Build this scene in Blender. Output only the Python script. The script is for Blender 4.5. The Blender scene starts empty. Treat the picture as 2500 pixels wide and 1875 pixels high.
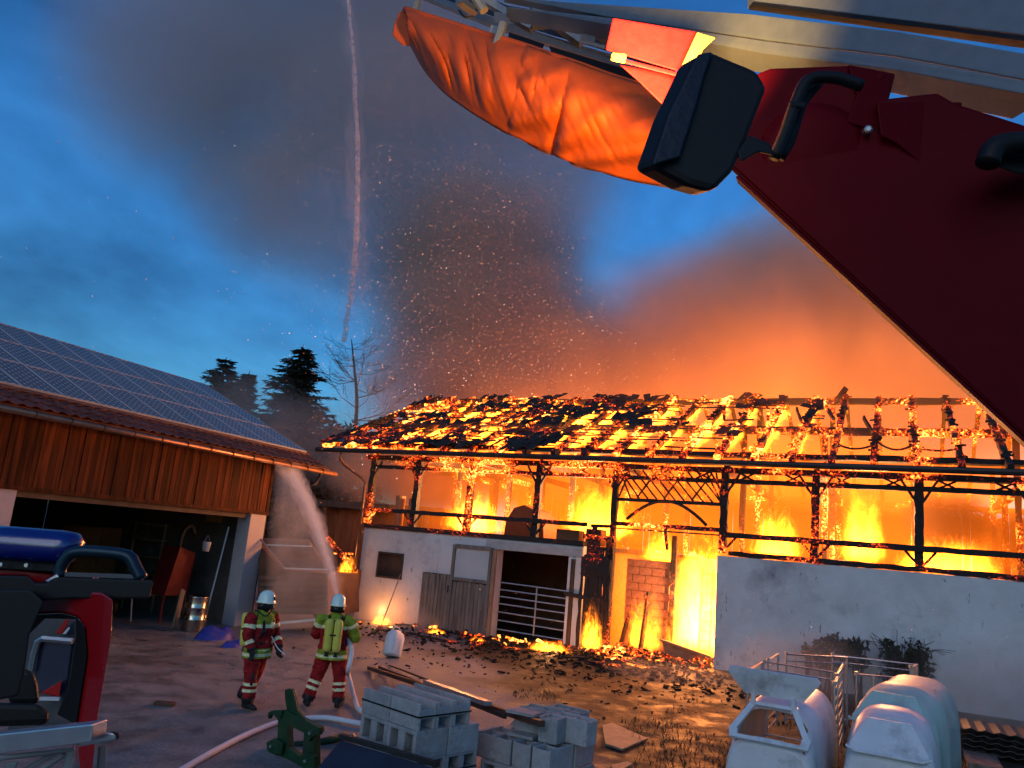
import bpy, bmesh, math, random
from mathutils import Vector, Matrix, noise as mnoise
R_ = math.radians
random.seed(7)
SC = bpy.context.scene
COL = SC.collection

# ------------------------------------------------------------------ camera
PITCH, ROLL, FPX, CAMH = R_(11.6), R_(5.1), 1888.0, 2.95
_F = Vector((0, math.cos(PITCH), math.sin(PITCH)))
_r0 = Vector((1, 0, 0)); _u0 = Vector((0, -math.sin(PITCH), math.cos(PITCH)))
_R = math.cos(ROLL) * _r0 + math.sin(ROLL) * _u0
_U = -math.sin(ROLL) * _r0 + math.cos(ROLL) * _u0
_C = Vector((0, 0, CAMH))
cam = bpy.data.objects.new("camera", bpy.data.cameras.new("camera"))
COL.objects.link(cam)
cam.matrix_world = Matrix(((_R.x, _U.x, -_F.x, _C.x), (_R.y, _U.y, -_F.y, _C.y), (_R.z, _U.z, -_F.z, _C.z), (0, 0, 0, 1)))
cam.data.sensor_width = 36.0
cam.data.lens = FPX / 2500.0 * 36.0
cam.data.clip_start = 0.05
cam.data.clip_end = 3000.0
SC.camera = cam

# ------------------------------------------------------------------ dusk sky, weak sun, exposure
SUN_EL, SUN_AZ = R_(8.5), R_(200)
world = bpy.data.worlds.new("World"); SC.world = world; world.use_nodes = True
wn = world.node_tree.nodes; wl = world.node_tree.links; wn.clear()
sky = wn.new("ShaderNodeTexSky"); sky.sky_type = 'NISHITA'; sky.sun_disc = False
sky.sun_elevation = SUN_EL; sky.sun_rotation = SUN_AZ
sky.altitude = 500; sky.air_density = 1.6; sky.dust_density = 0.4; sky.ozone_density = 6.0
wtc = wn.new("ShaderNodeTexCoord")
wmp = wn.new("ShaderNodeMapping"); wmp.inputs['Scale'].default_value = (1.0, 1.0, 2.2)
wno = wn.new("ShaderNodeTexNoise"); wno.inputs['Scale'].default_value = 2.6; wno.inputs['Detail'].default_value = 6; wno.inputs['Roughness'].default_value = 0.55; wno.inputs['Distortion'].default_value = 0.35
wrp = wn.new("ShaderNodeValToRGB")
wrp.color_ramp.elements[0].position = 0.34; wrp.color_ramp.elements[0].color = (0.62, 0.60, 0.64, 1)
wrp.color_ramp.elements[1].position = 0.66; wrp.color_ramp.elements[1].color = (1.45, 1.40, 1.35, 1)
wmx = wn.new("ShaderNodeMix"); wmx.data_type = 'RGBA'; wmx.blend_type = 'MULTIPLY'; wmx.inputs['Factor'].default_value = 1.0
wtint = wn.new("ShaderNodeMix"); wtint.data_type = 'RGBA'; wtint.blend_type = 'MULTIPLY'; wtint.inputs['Factor'].default_value = 1.0
wtint.inputs['B'].default_value = (0.48, 0.90, 1.25, 1)
wbg = wn.new("ShaderNodeBackground"); wbg.inputs['Strength'].default_value = 0.14
wout = wn.new("ShaderNodeOutputWorld")
wl.new(wtc.outputs['Generated'], wmp.inputs['Vector']); wl.new(wmp.outputs['Vector'], wno.inputs['Vector'])
wl.new(wno.outputs['Fac'], wrp.inputs['Fac'])
wl.new(sky.outputs['Color'], wtint.inputs['A'])
wl.new(wtint.outputs['Result'], wmx.inputs['A']); wl.new(wrp.outputs['Color'], wmx.inputs['B'])
wl.new(wmx.outputs['Result'], wbg.inputs['Color']); wl.new(wbg.outputs['Background'], wout.inputs['Surface'])
sun = bpy.data.objects.new("sun", bpy.data.lights.new("sun", 'SUN')); COL.objects.link(sun)
sun.data.energy = 0.45; sun.data.angle = R_(40); sun.data.color = (1.0, 0.96, 0.93)
_sd = Vector((math.sin(SUN_AZ) * math.cos(R_(25)), math.cos(SUN_AZ) * math.cos(R_(25)), math.sin(R_(25))))
sun.rotation_euler = _sd.to_track_quat('Z', 'Y').to_euler()
SC.view_settings.view_transform = 'Standard'; SC.view_settings.look = 'None'
SC.view_settings.exposure = 0.18; SC.view_settings.gamma = 1.0
cy = SC.cycles
cy.use_denoising = True; cy.use_adaptive_sampling = True; cy.adaptive_threshold = 0.035; cy.adaptive_min_samples = 24
cy.max_bounces = 5; cy.diffuse_bounces = 2; cy.glossy_bounces = 2; cy.transmission_bounces = 3; cy.volume_bounces = 1; cy.transparent_max_bounces = 12
cy.sample_clamp_indirect = 3.0
cy.volume_step_rate = 1.7; cy.volume_max_steps = 256
cy.caustics_reflective = False; cy.caustics_refractive = False

# ------------------------------------------------------------------ pixel <-> place helpers (2500 x 1875 grid of the photograph)
def ray(x, y): return _F + _R * ((x - 1250.0) / FPX) - _U * ((y - 937.5) / FPX)
def at(x, y, Y):
    d = ray(x, y); return _C + d * (Y / d.y)
def gr(x, y, z=0.0):
    d = ray(x, y); return _C + d * ((z - CAMH) / d.z)
BA = R_(27.0)
NB = Vector((math.sin(BA), math.cos(BA), 0)); UB = Vector((math.cos(BA), -math.sin(BA), 0))
def BP(u, v, z): return UB * u + NB * v + Vector((0, 0, z))       # barn frame
GU = Vector((0.92, -0.391, 0)).normalized(); GN = Vector((-GU.y, GU.x, 0))
def GP(a, b, z): return GU * a + GN * b + Vector((0, 0, z))       # machine hall frame
def onv(x, y, v):
    d = ray(x, y); t = (v - _C.dot(NB)) / d.dot(NB); return _C + d * t

# ------------------------------------------------------------------ mesh builder
class MB:
    def __init__(s): s.v = []; s.f = []
    def add(s, vs, fs):
        o = len(s.v); s.v += [Vector(p) for p in vs]; s.f += [tuple(i + o for i in f) for f in fs]; return s
    def hexa(s, p):   # 8 corners: bottom 0-3, top 4-7
        return s.add(p, [(0, 3, 2, 1), (4, 5, 6, 7), (0, 1, 5, 4), (1, 2, 6, 5), (2, 3, 7, 6), (3, 0, 4, 7)])
    def box(s, c, sx, sy, sz, ex=None, ey=None, ez=None):
        ex = ex or Vector((1, 0, 0)); ey = ey or Vector((0, 1, 0)); ez = ez or Vector((0, 0, 1))
        c = Vector(c); X = ex * (sx / 2); Y = ey * (sy / 2); Z = ez * (sz / 2)
        return s.hexa([c - X - Y - Z, c + X - Y - Z, c + X + Y - Z, c - X + Y - Z, c - X - Y + Z, c + X - Y + Z, c + X + Y + Z, c - X + Y + Z])
    def beam(s, a, b, w, h, up=Vector((0, 0, 1))):
        a = Vector(a); b = Vector(b); d = (b - a); L = d.length; d.normalize()
        x = d.cross(up)
        if x.length < 1e-4: x = d.cross(Vector((1, 0, 0)))
        x.normalize(); y = x.cross(d).normalized()
        return s.box((a + b) / 2, w, L, h, x, d, y)
    def rough(s, a, b, w, h, n=6, j=0.25, up=Vector((0, 0, 1)), rnd=random):   # burnt beam, uneven
        a = Vector(a); b = Vector(b); d = (b - a); d0 = d.normalized()
        x = d0.cross(up)
        if x.length < 1e-4: x = d0.cross(Vector((1, 0, 0)))
        x.normalize(); y = x.cross(d0).normalized(); o = len(s.v)
        for i in range(n + 1):
            c = a + d * (i / n)
            for (sx, sy) in ((-1, -1), (1, -1), (1, 1), (-1, 1)):
                s.v.append(c + x * (sx * w / 2 * (1 + rnd.uniform(-j, j))) + y * (sy * h / 2 * (1 + rnd.uniform(-j, j))))
        for i in range(n):
            for k in range(4):
                p = o + i * 4 + k; q = o + i * 4 + (k + 1) % 4
                s.f.append((p, q, q + 4, p + 4))
        s.f.append((o + 3, o + 2, o + 1, o)); e = o + n * 4; s.f.append((e, e + 1, e + 2, e + 3)); return s
    def tube(s, pts, r, n=8, cap=True, rs=None):
        pts = [Vector(p) for p in pts]; o = len(s.v); prev = None; m = len(pts)
        for i, p in enumerate(pts):
            t = (pts[min(i + 1, m - 1)] - pts[max(i - 1, 0)]).normalized()
            if prev is None:
                x = t.cross(Vector((0, 0, 1)))
                if x.length < 1e-3: x = t.cross(Vector((1, 0, 0)))
                x.normalize()
            else:
                x = (prev - t * prev.dot(t)).normalized()
            prev = x; y = t.cross(x); rr = rs[i] if rs else r
            for k in range(n):
                a = 2 * math.pi * k / n; s.v.append(p + x * (math.cos(a) * rr) + y * (math.sin(a) * rr))
        for i in range(m - 1):
            for k in range(n):
                p = o + i * n + k; q = o + i * n + (k + 1) % n; s.f.append((p, q, q + n, p + n))
        if cap:
            s.f.append(tuple(o + k for k in reversed(range(n)))); e = o + (m - 1) * n; s.f.append(tuple(e + k for k in range(n)))
        return s
    def prism(s, poly, ext):
        poly = [Vector(p) for p in poly]; n = len(poly); o = len(s.v); ext = Vector(ext)
        s.v += poly + [p + ext for p in poly]
        s.f.append(tuple(o + i for i in range(n))); s.f.append(tuple(o + n + i for i in reversed(range(n))))
        for i in range(n):
            j = (i + 1) % n; s.f.append((o + j, o + i, o + n + i, o + n + j))
        return s
    def lathe(s, prof, c=(0, 0, 0), n=16, axis=None, ex=None):
        c = Vector(c); az = (axis or Vector((0, 0, 1))).normalized(); ax = ex or az.orthogonal().normalized(); ay = az.cross(ax); o = len(s.v); m = len(prof)
        for (r, z) in prof:
            for k in range(n):
                a = 2 * math.pi * k / n; s.v.append(c + az * z + ax * (r * math.cos(a)) + ay * (r * math.sin(a)))
        for i in range(m - 1):
            for k in range(n):
                p = o + i * n + k; q = o + i * n + (k + 1) % n; s.f.append((p, q, q + n, p + n))
        s.f.append(tuple(o + k for k in reversed(range(n)))); e = o + (m - 1) * n; s.f.append(tuple(e + k for k in range(n)))
        return s
    def mesh(s, name):
        me = bpy.data.meshes.new(name); me.from_pydata([tuple(p) for p in s.v], [], s.f); me.validate(); me.update(); return me
    def build(s, name, material, parent=None, smooth=False, bevel=0.0):
        me = s.mesh(name)
        bm = bmesh.new(); bm.from_mesh(me); bmesh.ops.recalc_face_normals(bm, faces=bm.faces[:]); bm.to_mesh(me); bm.free()
        return put(name, me, material, parent, smooth, bevel)
def put(name, me, material, parent=None, smooth=False, bevel=0.0):
    o = bpy.data.objects.new(name, me); COL.objects.link(o)
    if material is not None and not me.materials: me.materials.append(material)
    if smooth:
        for p in me.polygons: p.use_smooth = True
    if bevel:
        b = o.modifiers.new("bevel", 'BEVEL'); b.width = bevel; b.segments = 2; b.limit_method = 'ANGLE'; b.angle_limit = R_(40)
    if parent is not None:
        o.parent = parent
        o.matrix_parent_inverse = basis(parent).inverted()
    return o
def basis(o):
    m = o.matrix_basis.copy()
    if o.parent: m = basis(o.parent) @ o.matrix_parent_inverse @ m
    return m
def tag(o, label=None, cat=None, group=None, kind=None):
    if label: o["label"] = label
    if cat: o["category"] = cat
    if group: o["group"] = group
    if kind: o["kind"] = kind
    return o
def empty(name, loc, label, cat, group=None, rz=0.0):
    o = bpy.data.objects.new(name, None); COL.objects.link(o); o.location = loc; o.rotation_euler = (0, 0, rz); o.empty_display_size = 0.2
    tag(o, label, cat, group); return o
def inst(name, me, material, parent, mat4):          # share mesh, local matrix under parent (no inverse)
    o = bpy.data.objects.new(name, me); COL.objects.link(o)
    if material is not None and not me.materials: me.materials.append(material)
    o.parent = parent; o.matrix_basis = mat4
    return o
def copy_tree(o, parent=None):
    c = o.copy(); COL.objects.link(c)
    if parent is not None: c.parent = parent
    for ch in o.children: copy_tree(ch, c)
    return c

# ------------------------------------------------------------------ materials
def nt(name):
    m = bpy.data.materials.new(name); m.use_nodes = True; n = m.node_tree.nodes; n.clear(); return m, n, m.node_tree.links
def N(n, t, **kw):
    x = n.new(t)
    for k, v in kw.items():
        if k in x.inputs: x.inputs[k].default_value = v
        else: setattr(x, k, v)
    return x
def ramp(n, stops):
    r = n.new("ShaderNodeValToRGB"); e = r.color_ramp.elements
    while len(e) < len(stops): e.new(0.5)
    for i, (p, c) in enumerate(stops):
        e[i].position = p; e[i].color = (c[0], c[1], c[2], 1)
    return r
def mat(name, col, rough=0.6, metal=0.0, var=0.25, scale=6.0, bump=0.15, bscale=40.0, stretch=(1, 1, 1), col2=None, spec=0.25, dirt=0.0, dcol=(0.03, 0.025, 0.02), coat=0.0, trans=0.0, pits=0.0, objvar=0.0):
    m, n, l = nt(name)
    out = N(n, "ShaderNodeOutputMaterial"); b = N(n, "ShaderNodeBsdfPrincipled")
    b.inputs['Roughness'].default_value = rough; b.inputs['Metallic'].default_value = metal; b.inputs['Specular IOR Level'].default_value = spec
    b.inputs['Coat Weight'].default_value = coat; b.inputs['Transmission Weight'].default_value = trans
    tc = N(n, "ShaderNodeTexCoord"); mp = N(n, "ShaderNodeMapping"); mp.inputs['Scale'].default_value = stretch
    l.new(tc.outputs['Object'], mp.inputs['Vector'])
    no = N(n, "ShaderNodeTexNoise", Scale=scale, Detail=5.0, Roughness=0.6); l.new(mp.outputs['Vector'], no.inputs['Vector'])
    c2 = col2 or tuple(c * (1 - var) for c in col); c1 = tuple(min(1, c * (1 + var * 0.6)) for c in col) if not col2 else col
    rp = ramp(n, [(0.32, c2), (0.68, c1)]); l.new(no.outputs['Fac'], rp.inputs['Fac'])
    last = rp.outputs['Color']
    if dirt > 0:
        n2 = N(n, "ShaderNodeTexNoise", Scale=scale * 0.45, Detail=6.0, Roughness=0.7); l.new(mp.outputs['Vector'], n2.inputs['Vector'])
        r2 = ramp(n, [(0.62 - dirt * 0.25, (0, 0, 0)), (0.80 - dirt * 0.15, (1, 1, 1))]); l.new(n2.outputs['Fac'], r2.inputs['Fac'])
        mx = N(n, "ShaderNodeMix", data_type='RGBA'); l.new(r2.outputs['Color'], mx.inputs['Factor']); l.new(last, mx.inputs['A']); mx.inputs['B'].default_value = (*dcol, 1); last = mx.outputs['Result']
    if objvar > 0:
        oi = N(n, "ShaderNodeObjectInfo"); mr_ = N(n, "ShaderNodeMapRange"); mr_.inputs['To Min'].default_value = 1 - objvar; mr_.inputs['To Max'].default_value = 1 + objvar * .6; l.new(oi.outputs['Random'], mr_.inputs['Value'])
        vm = N(n, "ShaderNodeVectorMath", operation='SCALE'); l.new(last, vm.inputs[0]); l.new(mr_.outputs['Result'], vm.inputs['Scale']); last = vm.outputs[0]
    if pits > 0:
        mq = N(n, "ShaderNodeMapping"); mq.inputs['Scale'].default_value = (1, 1, 0.3); l.new(tc.outputs['Object'], mq.inputs['Vector'])
        n4 = N(n, "ShaderNodeTexNoise", Scale=7.0, Detail=5.0, Roughness=0.75); l.new(mq.outputs['Vector'], n4.inputs['Vector'])
        r4 = ramp(n, [(0.68 - pits * .05, (0, 0, 0)), (0.74 - pits * .05, (1, 1, 1))]); l.new(n4.outputs['Fac'], r4.inputs['Fac'])
        m4 = N(n, "ShaderNodeMix", data_type='RGBA'); l.new(r4.outputs['Color'], m4.inputs['Factor']); l.new(last, m4.inputs['A']); m4.inputs['B'].default_value = (0.10, 0.095, 0.10, 1); last = m4.outputs['Result']
    l.new(last, b.inputs['Base Color'])
    if bump > 0:
        n3 = N(n, "ShaderNodeTexNoise", Scale=bscale, Detail=4.0); l.new(mp.outputs['Vector'], n3.inputs['Vector'])
        bp = N(n, "ShaderNodeBump", Strength=bump, Distance=0.02); l.new(n3.outputs['Fac'], bp.inputs['Height']); l.new(bp.outputs['Normal'], b.inputs['Normal'])
        rr = N(n, "ShaderNodeMapRange"); rr.inputs['To Min'].default_value = max(0, rough - 0.08); rr.inputs['To Max'].default_value = min(1, rough + 0.1); l.new(no.outputs['Fac'], rr.inputs['Value']); l.new(rr.outputs['Result'], b.inputs['Roughness'])
    l.new(b.outputs['BSDF'], out.inputs['Surface'])
    return m
def char(name, lo, hi, strength, scale=5.0, stretch=(1, 1, 1), base=(0.012, 0.010, 0.009), big=0.7):
    """charred wood with glowing patches: the glow is the ember's own light"""
    m, n, l = nt(name)
    out = N(n, "ShaderNodeOutputMaterial"); b = N(n, "ShaderNodeBsdfPrincipled"); b.inputs['Roughness'].default_value = 0.85; b.inputs['Base Color'].default_value = (*base, 1)
    ge = N(n, "ShaderNodeNewGeometry"); mp = N(n, "ShaderNodeMapping"); mp.inputs['Rotation'].default_value = (0, 0, BA); mp.inputs['Scale'].default_value = stretch
    l.new(ge.outputs['Position'], mp.inputs['Vector'])
    a = N(n, "ShaderNodeTexNoise", Scale=scale, Detail=6.0, Roughness=0.7, Distortion=0.6); l.new(mp.outputs['Vector'], a.inputs['Vector'])
    c = N(n, "ShaderNodeTexNoise", Scale=big, Detail=2.0); l.new(ge.outputs['Position'], c.inputs['Vector'])
    mr = N(n, "ShaderNodeMapRange"); mr.inputs['From Min'].default_value = 0.35; mr.inputs['From Max'].default_value = 0.65; mr.inputs['To Min'].default_value = -0.17; mr.inputs['To Max'].default_value = 0.11; l.new(c.outputs['Fac'], mr.inputs['Value'])
    ad = N(n, "ShaderNodeMath", operation='ADD'); l.new(a.outputs['Fac'], ad.inputs[0]); l.new(mr.outputs['Result'], ad.inputs[1])
    t = N(n, "ShaderNodeMapRange"); t.inputs['From Min'].default_value = lo; t.inputs['From Max'].default_value = hi; l.new(ad.outputs[0], t.inputs['Value'])
    rp = ramp(n, [(0.0, (0, 0, 0)), (0.25, (0.22, 0.006, 0.001)), (0.5, (0.8, 0.07, 0.004)), (0.75, (1.0, 0.30, 0.02)), (1.0, (1.0, 0.55, 0.12))]); l.new(t.outputs['Result'], rp.inputs['Fac'])
    l.new(rp.outputs['Color'], b.inputs['Emission Color']); b.inputs['Emission Strength'].default_value = strength
    bp = N(n, "ShaderNodeBump", Strength=0.8, Distance=0.03); l.new(a.outputs['Fac'], bp.inputs['Height']); l.new(bp.outputs['Normal'], b.inputs['Normal'])
    l.new(b.outputs['BSDF'], out.inputs['Surface'])
    return m
# ================================================================== setting: ground, smoke domains later
def ground_mat():
    m, n, l = nt("yard_ground")
    out = N(n, "ShaderNodeOutputMaterial"); b = N(n, "ShaderNodeBsdfPrincipled"); b.inputs['Specular IOR Level'].default_value = 0.35
    ge = N(n, "ShaderNodeNewGeometry")
    big = N(n, "ShaderNodeTexNoise", Scale=0.22, Detail=5.0, Roughness=0.6); l.new(ge.outputs['Position'], big.inputs['Vector'])
    mid = N(n, "ShaderNodeTexNoise", Scale=1.6, Detail=8.0, Roughness=0.7); l.new(ge.outputs['Position'], mid.inputs['Vector'])
    fin = N(n, "ShaderNodeTexNoise", Scale=22.0, Detail=4.0, Roughness=0.7); l.new(ge.outputs['Position'], fin.inputs['Vector'])
    vor = N(n, "ShaderNodeTexVoronoi", Scale=5.5, feature='DISTANCE_TO_EDGE'); l.new(ge.outputs['Position'], vor.inputs['Vector'])
    con = ramp(n, [(0.28, (0.09, 0.08, 0.073)), (0.50, (0.24, 0.22, 0.205)), (0.75, (0.36, 0.335, 0.315))]); l.new(mid.outputs['Fac'], con.inputs['Fac'])
    soil = ramp(n, [(0.32, (0.010, 0.008, 0.006)), (0.52, (0.026, 0.020, 0.012)), (0.72, (0.052, 0.044, 0.024))]); l.new(mid.outputs['Fac'], soil.inputs['Fac'])
    # soil and grass start right of the block packs
    sx = N(n, "ShaderNodeSeparateXYZ"); l.new(ge.outputs['Position'], sx.inputs[0])
    e1 = N(n, "ShaderNodeMath", operation='MULTIPLY_ADD'); e1.inputs[1].default_value = 0.23; e1.inputs[2].default_value = 0.0; l.new(sx.outputs['Y'], e1.inputs[0])
    e2 = N(n, "ShaderNodeMath", operation='ADD'); l.new(sx.outputs['X'], e2.inputs[0]); l.new(e1.outputs[0], e2.inputs[1])
    e3 = N(n, "ShaderNodeMath", operation='MULTIPLY_ADD'); e3.inputs[1].default_value = 5.0; l.new(big.outputs['Fac'], e3.inputs[0]); l.new(e2.outputs[0], e3.inputs[2])
    e4 = N(n, "ShaderNodeMapRange"); e4.inputs['From Min'].default_value = 6.3; e4.inputs['From Max'].default_value = 7.6; l.new(e3.outputs[0], e4.inputs['Value'])
    mx = N(n, "ShaderNodeMix", data_type='RGBA'); l.new(e4.outputs['Result'], mx.inputs['Factor']); l.new(con.outputs['Color'], mx.inputs['A']); l.new(soil.outputs['Color'], mx.inputs['B'])
    # straw and mud stains
    st = ramp(n, [(0.50, (0, 0, 0)), (0.66, (1, 1, 1))]); l.new(big.outputs['Fac'], st.inputs['Fac'])
    sm = N(n, "ShaderNodeMath", operation='MULTIPLY'); sm.inputs[1].default_value = 0.55; l.new(st.outputs['Color'], sm.inputs[0])
    mx2 = N(n, "ShaderNodeMix", data_type='RGBA'); l.new(sm.outputs[0], mx2.inputs['Factor']); l.new(mx.outputs['Result'], mx2.inputs['A']); mx2.inputs['B'].default_value = (0.075, 0.050, 0.032, 1)
    fm = N(n, "ShaderNodeMix", data_type='RGBA', blend_type='MULTIPLY'); fm.inputs['Factor'].default_value = 0.75
    fr = ramp(n, [(0.3, (0.55, 0.55, 0.55)), (0.7, (1.2, 1.2, 1.2))]); l.new(fin.outputs['Fac'], fr.inputs['Fac']); l.new(mx2.outputs['Result'], fm.inputs['A']); l.new(fr.outputs['Color'], fm.inputs['B'])
    l.new(fm.outputs['Result'], b.inputs['Base Color'])
    # wet film near the machine hall
    dn = N(n, "ShaderNodeVectorMath", operation='DISTANCE'); dn.inputs[1].default_value = (-6.5, 18.0, 0); l.new(ge.outputs['Position'], dn.inputs[0])
    wr = N(n, "ShaderNodeMapRange"); wr.inputs['From Min'].default_value = 3.0; wr.inputs['From Max'].default_value = 7.5; wr.inputs['To Min'].default_value = 0.0; wr.inputs['To Max'].default_value = 0.30; l.new(dn.outputs['Value'], wr.inputs['Value'])
    ro = N(n, "ShaderNodeMapRange"); ro.inputs['From Min'].default_value = 0.35; ro.inputs['From Max'].default_value = 0.65; ro.inputs['To Min'].default_value = 0.20; ro.inputs['To Max'].default_value = 0.75; l.new(mid.outputs['Fac'], ro.inputs['Value'])
    ra = N(n, "ShaderNodeMath", operation='ADD', use_clamp=True); l.new(ro.outputs['Result'], ra.inputs[0]); l.new(wr.outputs['Result'], ra.inputs[1]); l.new(ra.outputs[0], b.inputs['Roughness'])
    h = N(n, "ShaderNodeMath", operation='MULTIPLY_ADD'); h.inputs[1].default_value = 0.5; l.new(fin.outputs['Fac'], h.inputs[0]); l.new(mid.outputs['Fac'], h.inputs[2])
    bp = N(n, "ShaderNodeBump", Strength=0.55, Distance=0.05); l.new(h.outputs[0], bp.inputs['Height']); l.new(bp.outputs['Normal'], b.inputs['Normal'])
    l.new(b.outputs['BSDF'], out.inputs['Surface'])
    return m
def gheight(x, y):
    p = Vector((x, y, 0)); u = p.dot(UB); v = p.dot(NB)
    h = 0.03 * (mnoise.noise(p * 0.35)) + 0.012 * mnoise.noise(p * 1.7)
    # rubble bank in front of the burning doorway
    if -16 < u < 0 and 14 < v < 26:
        d = math.exp(-((v - 21.6) / 1.9) ** 2) * (0.28 * math.exp(-((u + 6.6) / 3.2) ** 2) + 0.10 * math.exp(-((u + 12.5) / 3.0) ** 2))
        h += d * (0.8 + 0.5 * mnoise.noise(p * 1.3))
    return h
def make_ground():
    m = MB(); x0, x1, y0, y1, s = -26, 22, -4, 44, 0.4
    nx = int((x1 - x0) / s); ny = int((y1 - y0) / s)
    for j in range(ny + 1):
        for i in range(nx + 1):
            x = x0 + i * s; y = y0 + j * s
            edge = min(i, nx - i, j, ny - j)
            m.v.append(Vector((x, y, gheight(x, y) * min(1, edge / 4))))
    for j in range(ny):
        for i in range(nx):
            a = j * (nx + 1) + i; m.f.append((a, a + 1, a + nx + 2, a + nx + 1))
    # far sheet to the horizon, butted to the patch
    B = 900.0; o = len(m.v)
    inner = [(x0, y0), (x0 + nx * s, y0), (x0 + nx * s, y0 + ny * s), (x0, y0 + ny * s)]; outer = [(-B, -B), (B, -B), (B, B), (-B, B)]
    m.v += [Vector((*p, 0)) for p in inner] + [Vector((*p, 0)) for p in outer]
    for k in range(4):
        k2 = (k + 1) % 4; m.f.append((o + 4 + k, o + 4 + k2, o + k2, o + k))
    g = m.build("ground", ground_mat(), smooth=True); tag(g, "yard ground of grey paving turning to brown soil and grass", "ground", kind="structure")
make_ground()
# ================================================================== burning barn
WALL_V, TOPZ = 22.25, 3.05
M_plaster = mat("barn_plaster", (0.56, 0.55, 0.55), 0.85, var=0.14, scale=1.3, bump=0.3, bscale=14, dirt=0.35, dcol=(0.24, 0.23, 0.235), pits=1.0)
M_oldwood = mat("grey_old_wood", (0.17, 0.14, 0.12), 0.8, var=0.45, scale=7, bump=0.4, bscale=20, stretch=(1, 1, 0.12))
M_darkwood = mat("dark_wood", (0.06, 0.045, 0.035), 0.8, var=0.4, scale=6, bump=0.4, stretch=(1, 1, 0.2))
M_shutter = mat("window_shutter", (0.055, 0.035, 0.028), 0.7, var=0.2, scale=4)
M_panel = mat("pale_panel", (0.45, 0.45, 0.45), 0.5, var=0.08, scale=2, bump=0.05)
M_galv = mat("galvanised_steel", (0.42, 0.43, 0.44), 0.38, 0.85, var=0.15, scale=8, bump=0.05)
M_gutter = mat("sooty_gutter", (0.05, 0.04, 0.038), 0.45, 0.5, var=0.3, scale=5, bump=0.05)
M_pipe = mat("copper_downpipe", (0.20, 0.10, 0.06), 0.4, 0.6, var=0.25, scale=5, bump=0.05)
M_concrete = mat("concrete", (0.36, 0.35, 0.34), 0.85, var=0.15, scale=4, bump=0.3, bscale=30)
M_brick = mat("sooty_brick", (0.34, 0.16, 0.09), 0.85, var=0.3, scale=9, bump=0.3, bscale=30)
C_hot = char("ember_timber", 0.47, 0.70, 2.6, 13.0, (1, 1, 1))
C_mid = char("glowing_char_timber", 0.53, 0.72, 2.6, 15.0, (1, 1, 1))
C_low = char("charred_timber", 0.58, 0.80, 2.4, 15.0, (1, 1, 1))
C_tile = char("sooty_roof_tile", 0.62, 0.80, 2.4, 8.0, (1, 1, 1), base=(0.010, 0.009, 0.009))
C_roof = char("burning_roof_timber", 0.42, 0.64, 3.4, 7.0, (1, 0.5, 1))
for _m in (C_hot, C_mid, C_low, C_tile, C_roof): _m.cycles.emission_sampling = 'NONE'

barn = empty("burning_barn", BP(-6, 25, 0), "long burning barn with white plaster base and glowing timber frame under a burnt roof", "barn")
def gridwall(us, zs, isopen, v0, v1, F=BP):
    m = MB(); idx = {}
    def V(u, z, v):
        k = (u, z, v)
        if k not in idx: idx[k] = len(m.v); m.v.append(F(u, v, z))
        return idx[k]
    def op(i, k): return not (0 <= i < len(us) - 1 and 0 <= k < len(zs) - 1) or isopen((us[i] + us[i + 1]) / 2, (zs[k] + zs[k + 1]) / 2)
    for i in range(len(us) - 1):
        for k in range(len(zs) - 1):
            if op(i, k): continue
            a, b, c, d = us[i], us[i + 1], zs[k], zs[k + 1]
            m.f.append((V(a, c, v0), V(b, c, v0), V(b, d, v0), V(a, d, v0))); m.f.append((V(b, c, v1), V(a, c, v1), V(a, d, v1), V(b, d, v1)))
            if op(i - 1, k): m.f.append((V(a, c, v1), V(a, c, v0), V(a, d, v0), V(a, d, v1)))
            if op(i + 1, k): m.f.append((V(b, c, v0), V(b, c, v1), V(b, d, v1), V(b, d, v0)))
            if op(i, k + 1): m.f.append((V(a, d, v0), V(b, d, v0), V(b, d, v1), V(a, d, v1)))
            if op(i, k - 1): m.f.append((V(a, c, v1), V(b, c, v1), V(b, c, v0), V(a, c, v0)))
    return m
def inr(u, z, r): return r[0] < u < r[1] and r[2] < z < r[3]
opens = [(-15.8, -14.83, 1.47, 2.27), (-13.98, -12.9, -1, 1.79), (-12.86, -11.46, -1, 2.78), (-11.3, -8.9, -1, 2.72)]
w = gridwall([-16.55, -15.8, -14.83, -13.98, -12.9, -12.86, -11.46, -11.3, -8.9, -8.45], [-0.3, 1.47, 1.79, 2.27, 2.72, 2.78, TOPZ], lambda u, z: any(inr(u, z, r) for r in opens), WALL_V, WALL_V + 0.38).build("wall", M_plaster, barn)
gridwall([-4.5, 7.5], [-0.3, 1.5, TOPZ + 0.07], lambda u, z: False, WALL_V, WALL_V + 0.38).build("wall", M_plaster, barn)
gridwall([22.64, 33.8], [-0.3, TOPZ], lambda u, z: False, -16.55, -16.2, F=lambda a, b, z: BP(b, a, z)).build("wall", M_plaster, barn)
gridwall([-16.2, 7.5], [-0.3, TOPZ], lambda u, z: False, 33.8, 34.1).build("wall", M_plaster, barn)
# stall rear wall behind the gate
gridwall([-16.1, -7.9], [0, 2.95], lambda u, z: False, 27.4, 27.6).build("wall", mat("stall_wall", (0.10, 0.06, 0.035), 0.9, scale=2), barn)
gridwall([22.64, 27.4], [0, 2.95], lambda u, z: False, -8.15, -7.95, F=lambda a, b, z: BP(b, a, z)).build("wall", M_brick, barn)
MB().box(BP(-11.9, 28.3, 3.02), 8.5, 11.2, 0.12, UB, NB).build("loft_floor", M_darkwood, barn)
MB().box(BP(1.6, 28.3, 3.02), 11.8, 11.2, 0.12, UB, NB).build("loft_floor", M_darkwood, barn)
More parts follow.
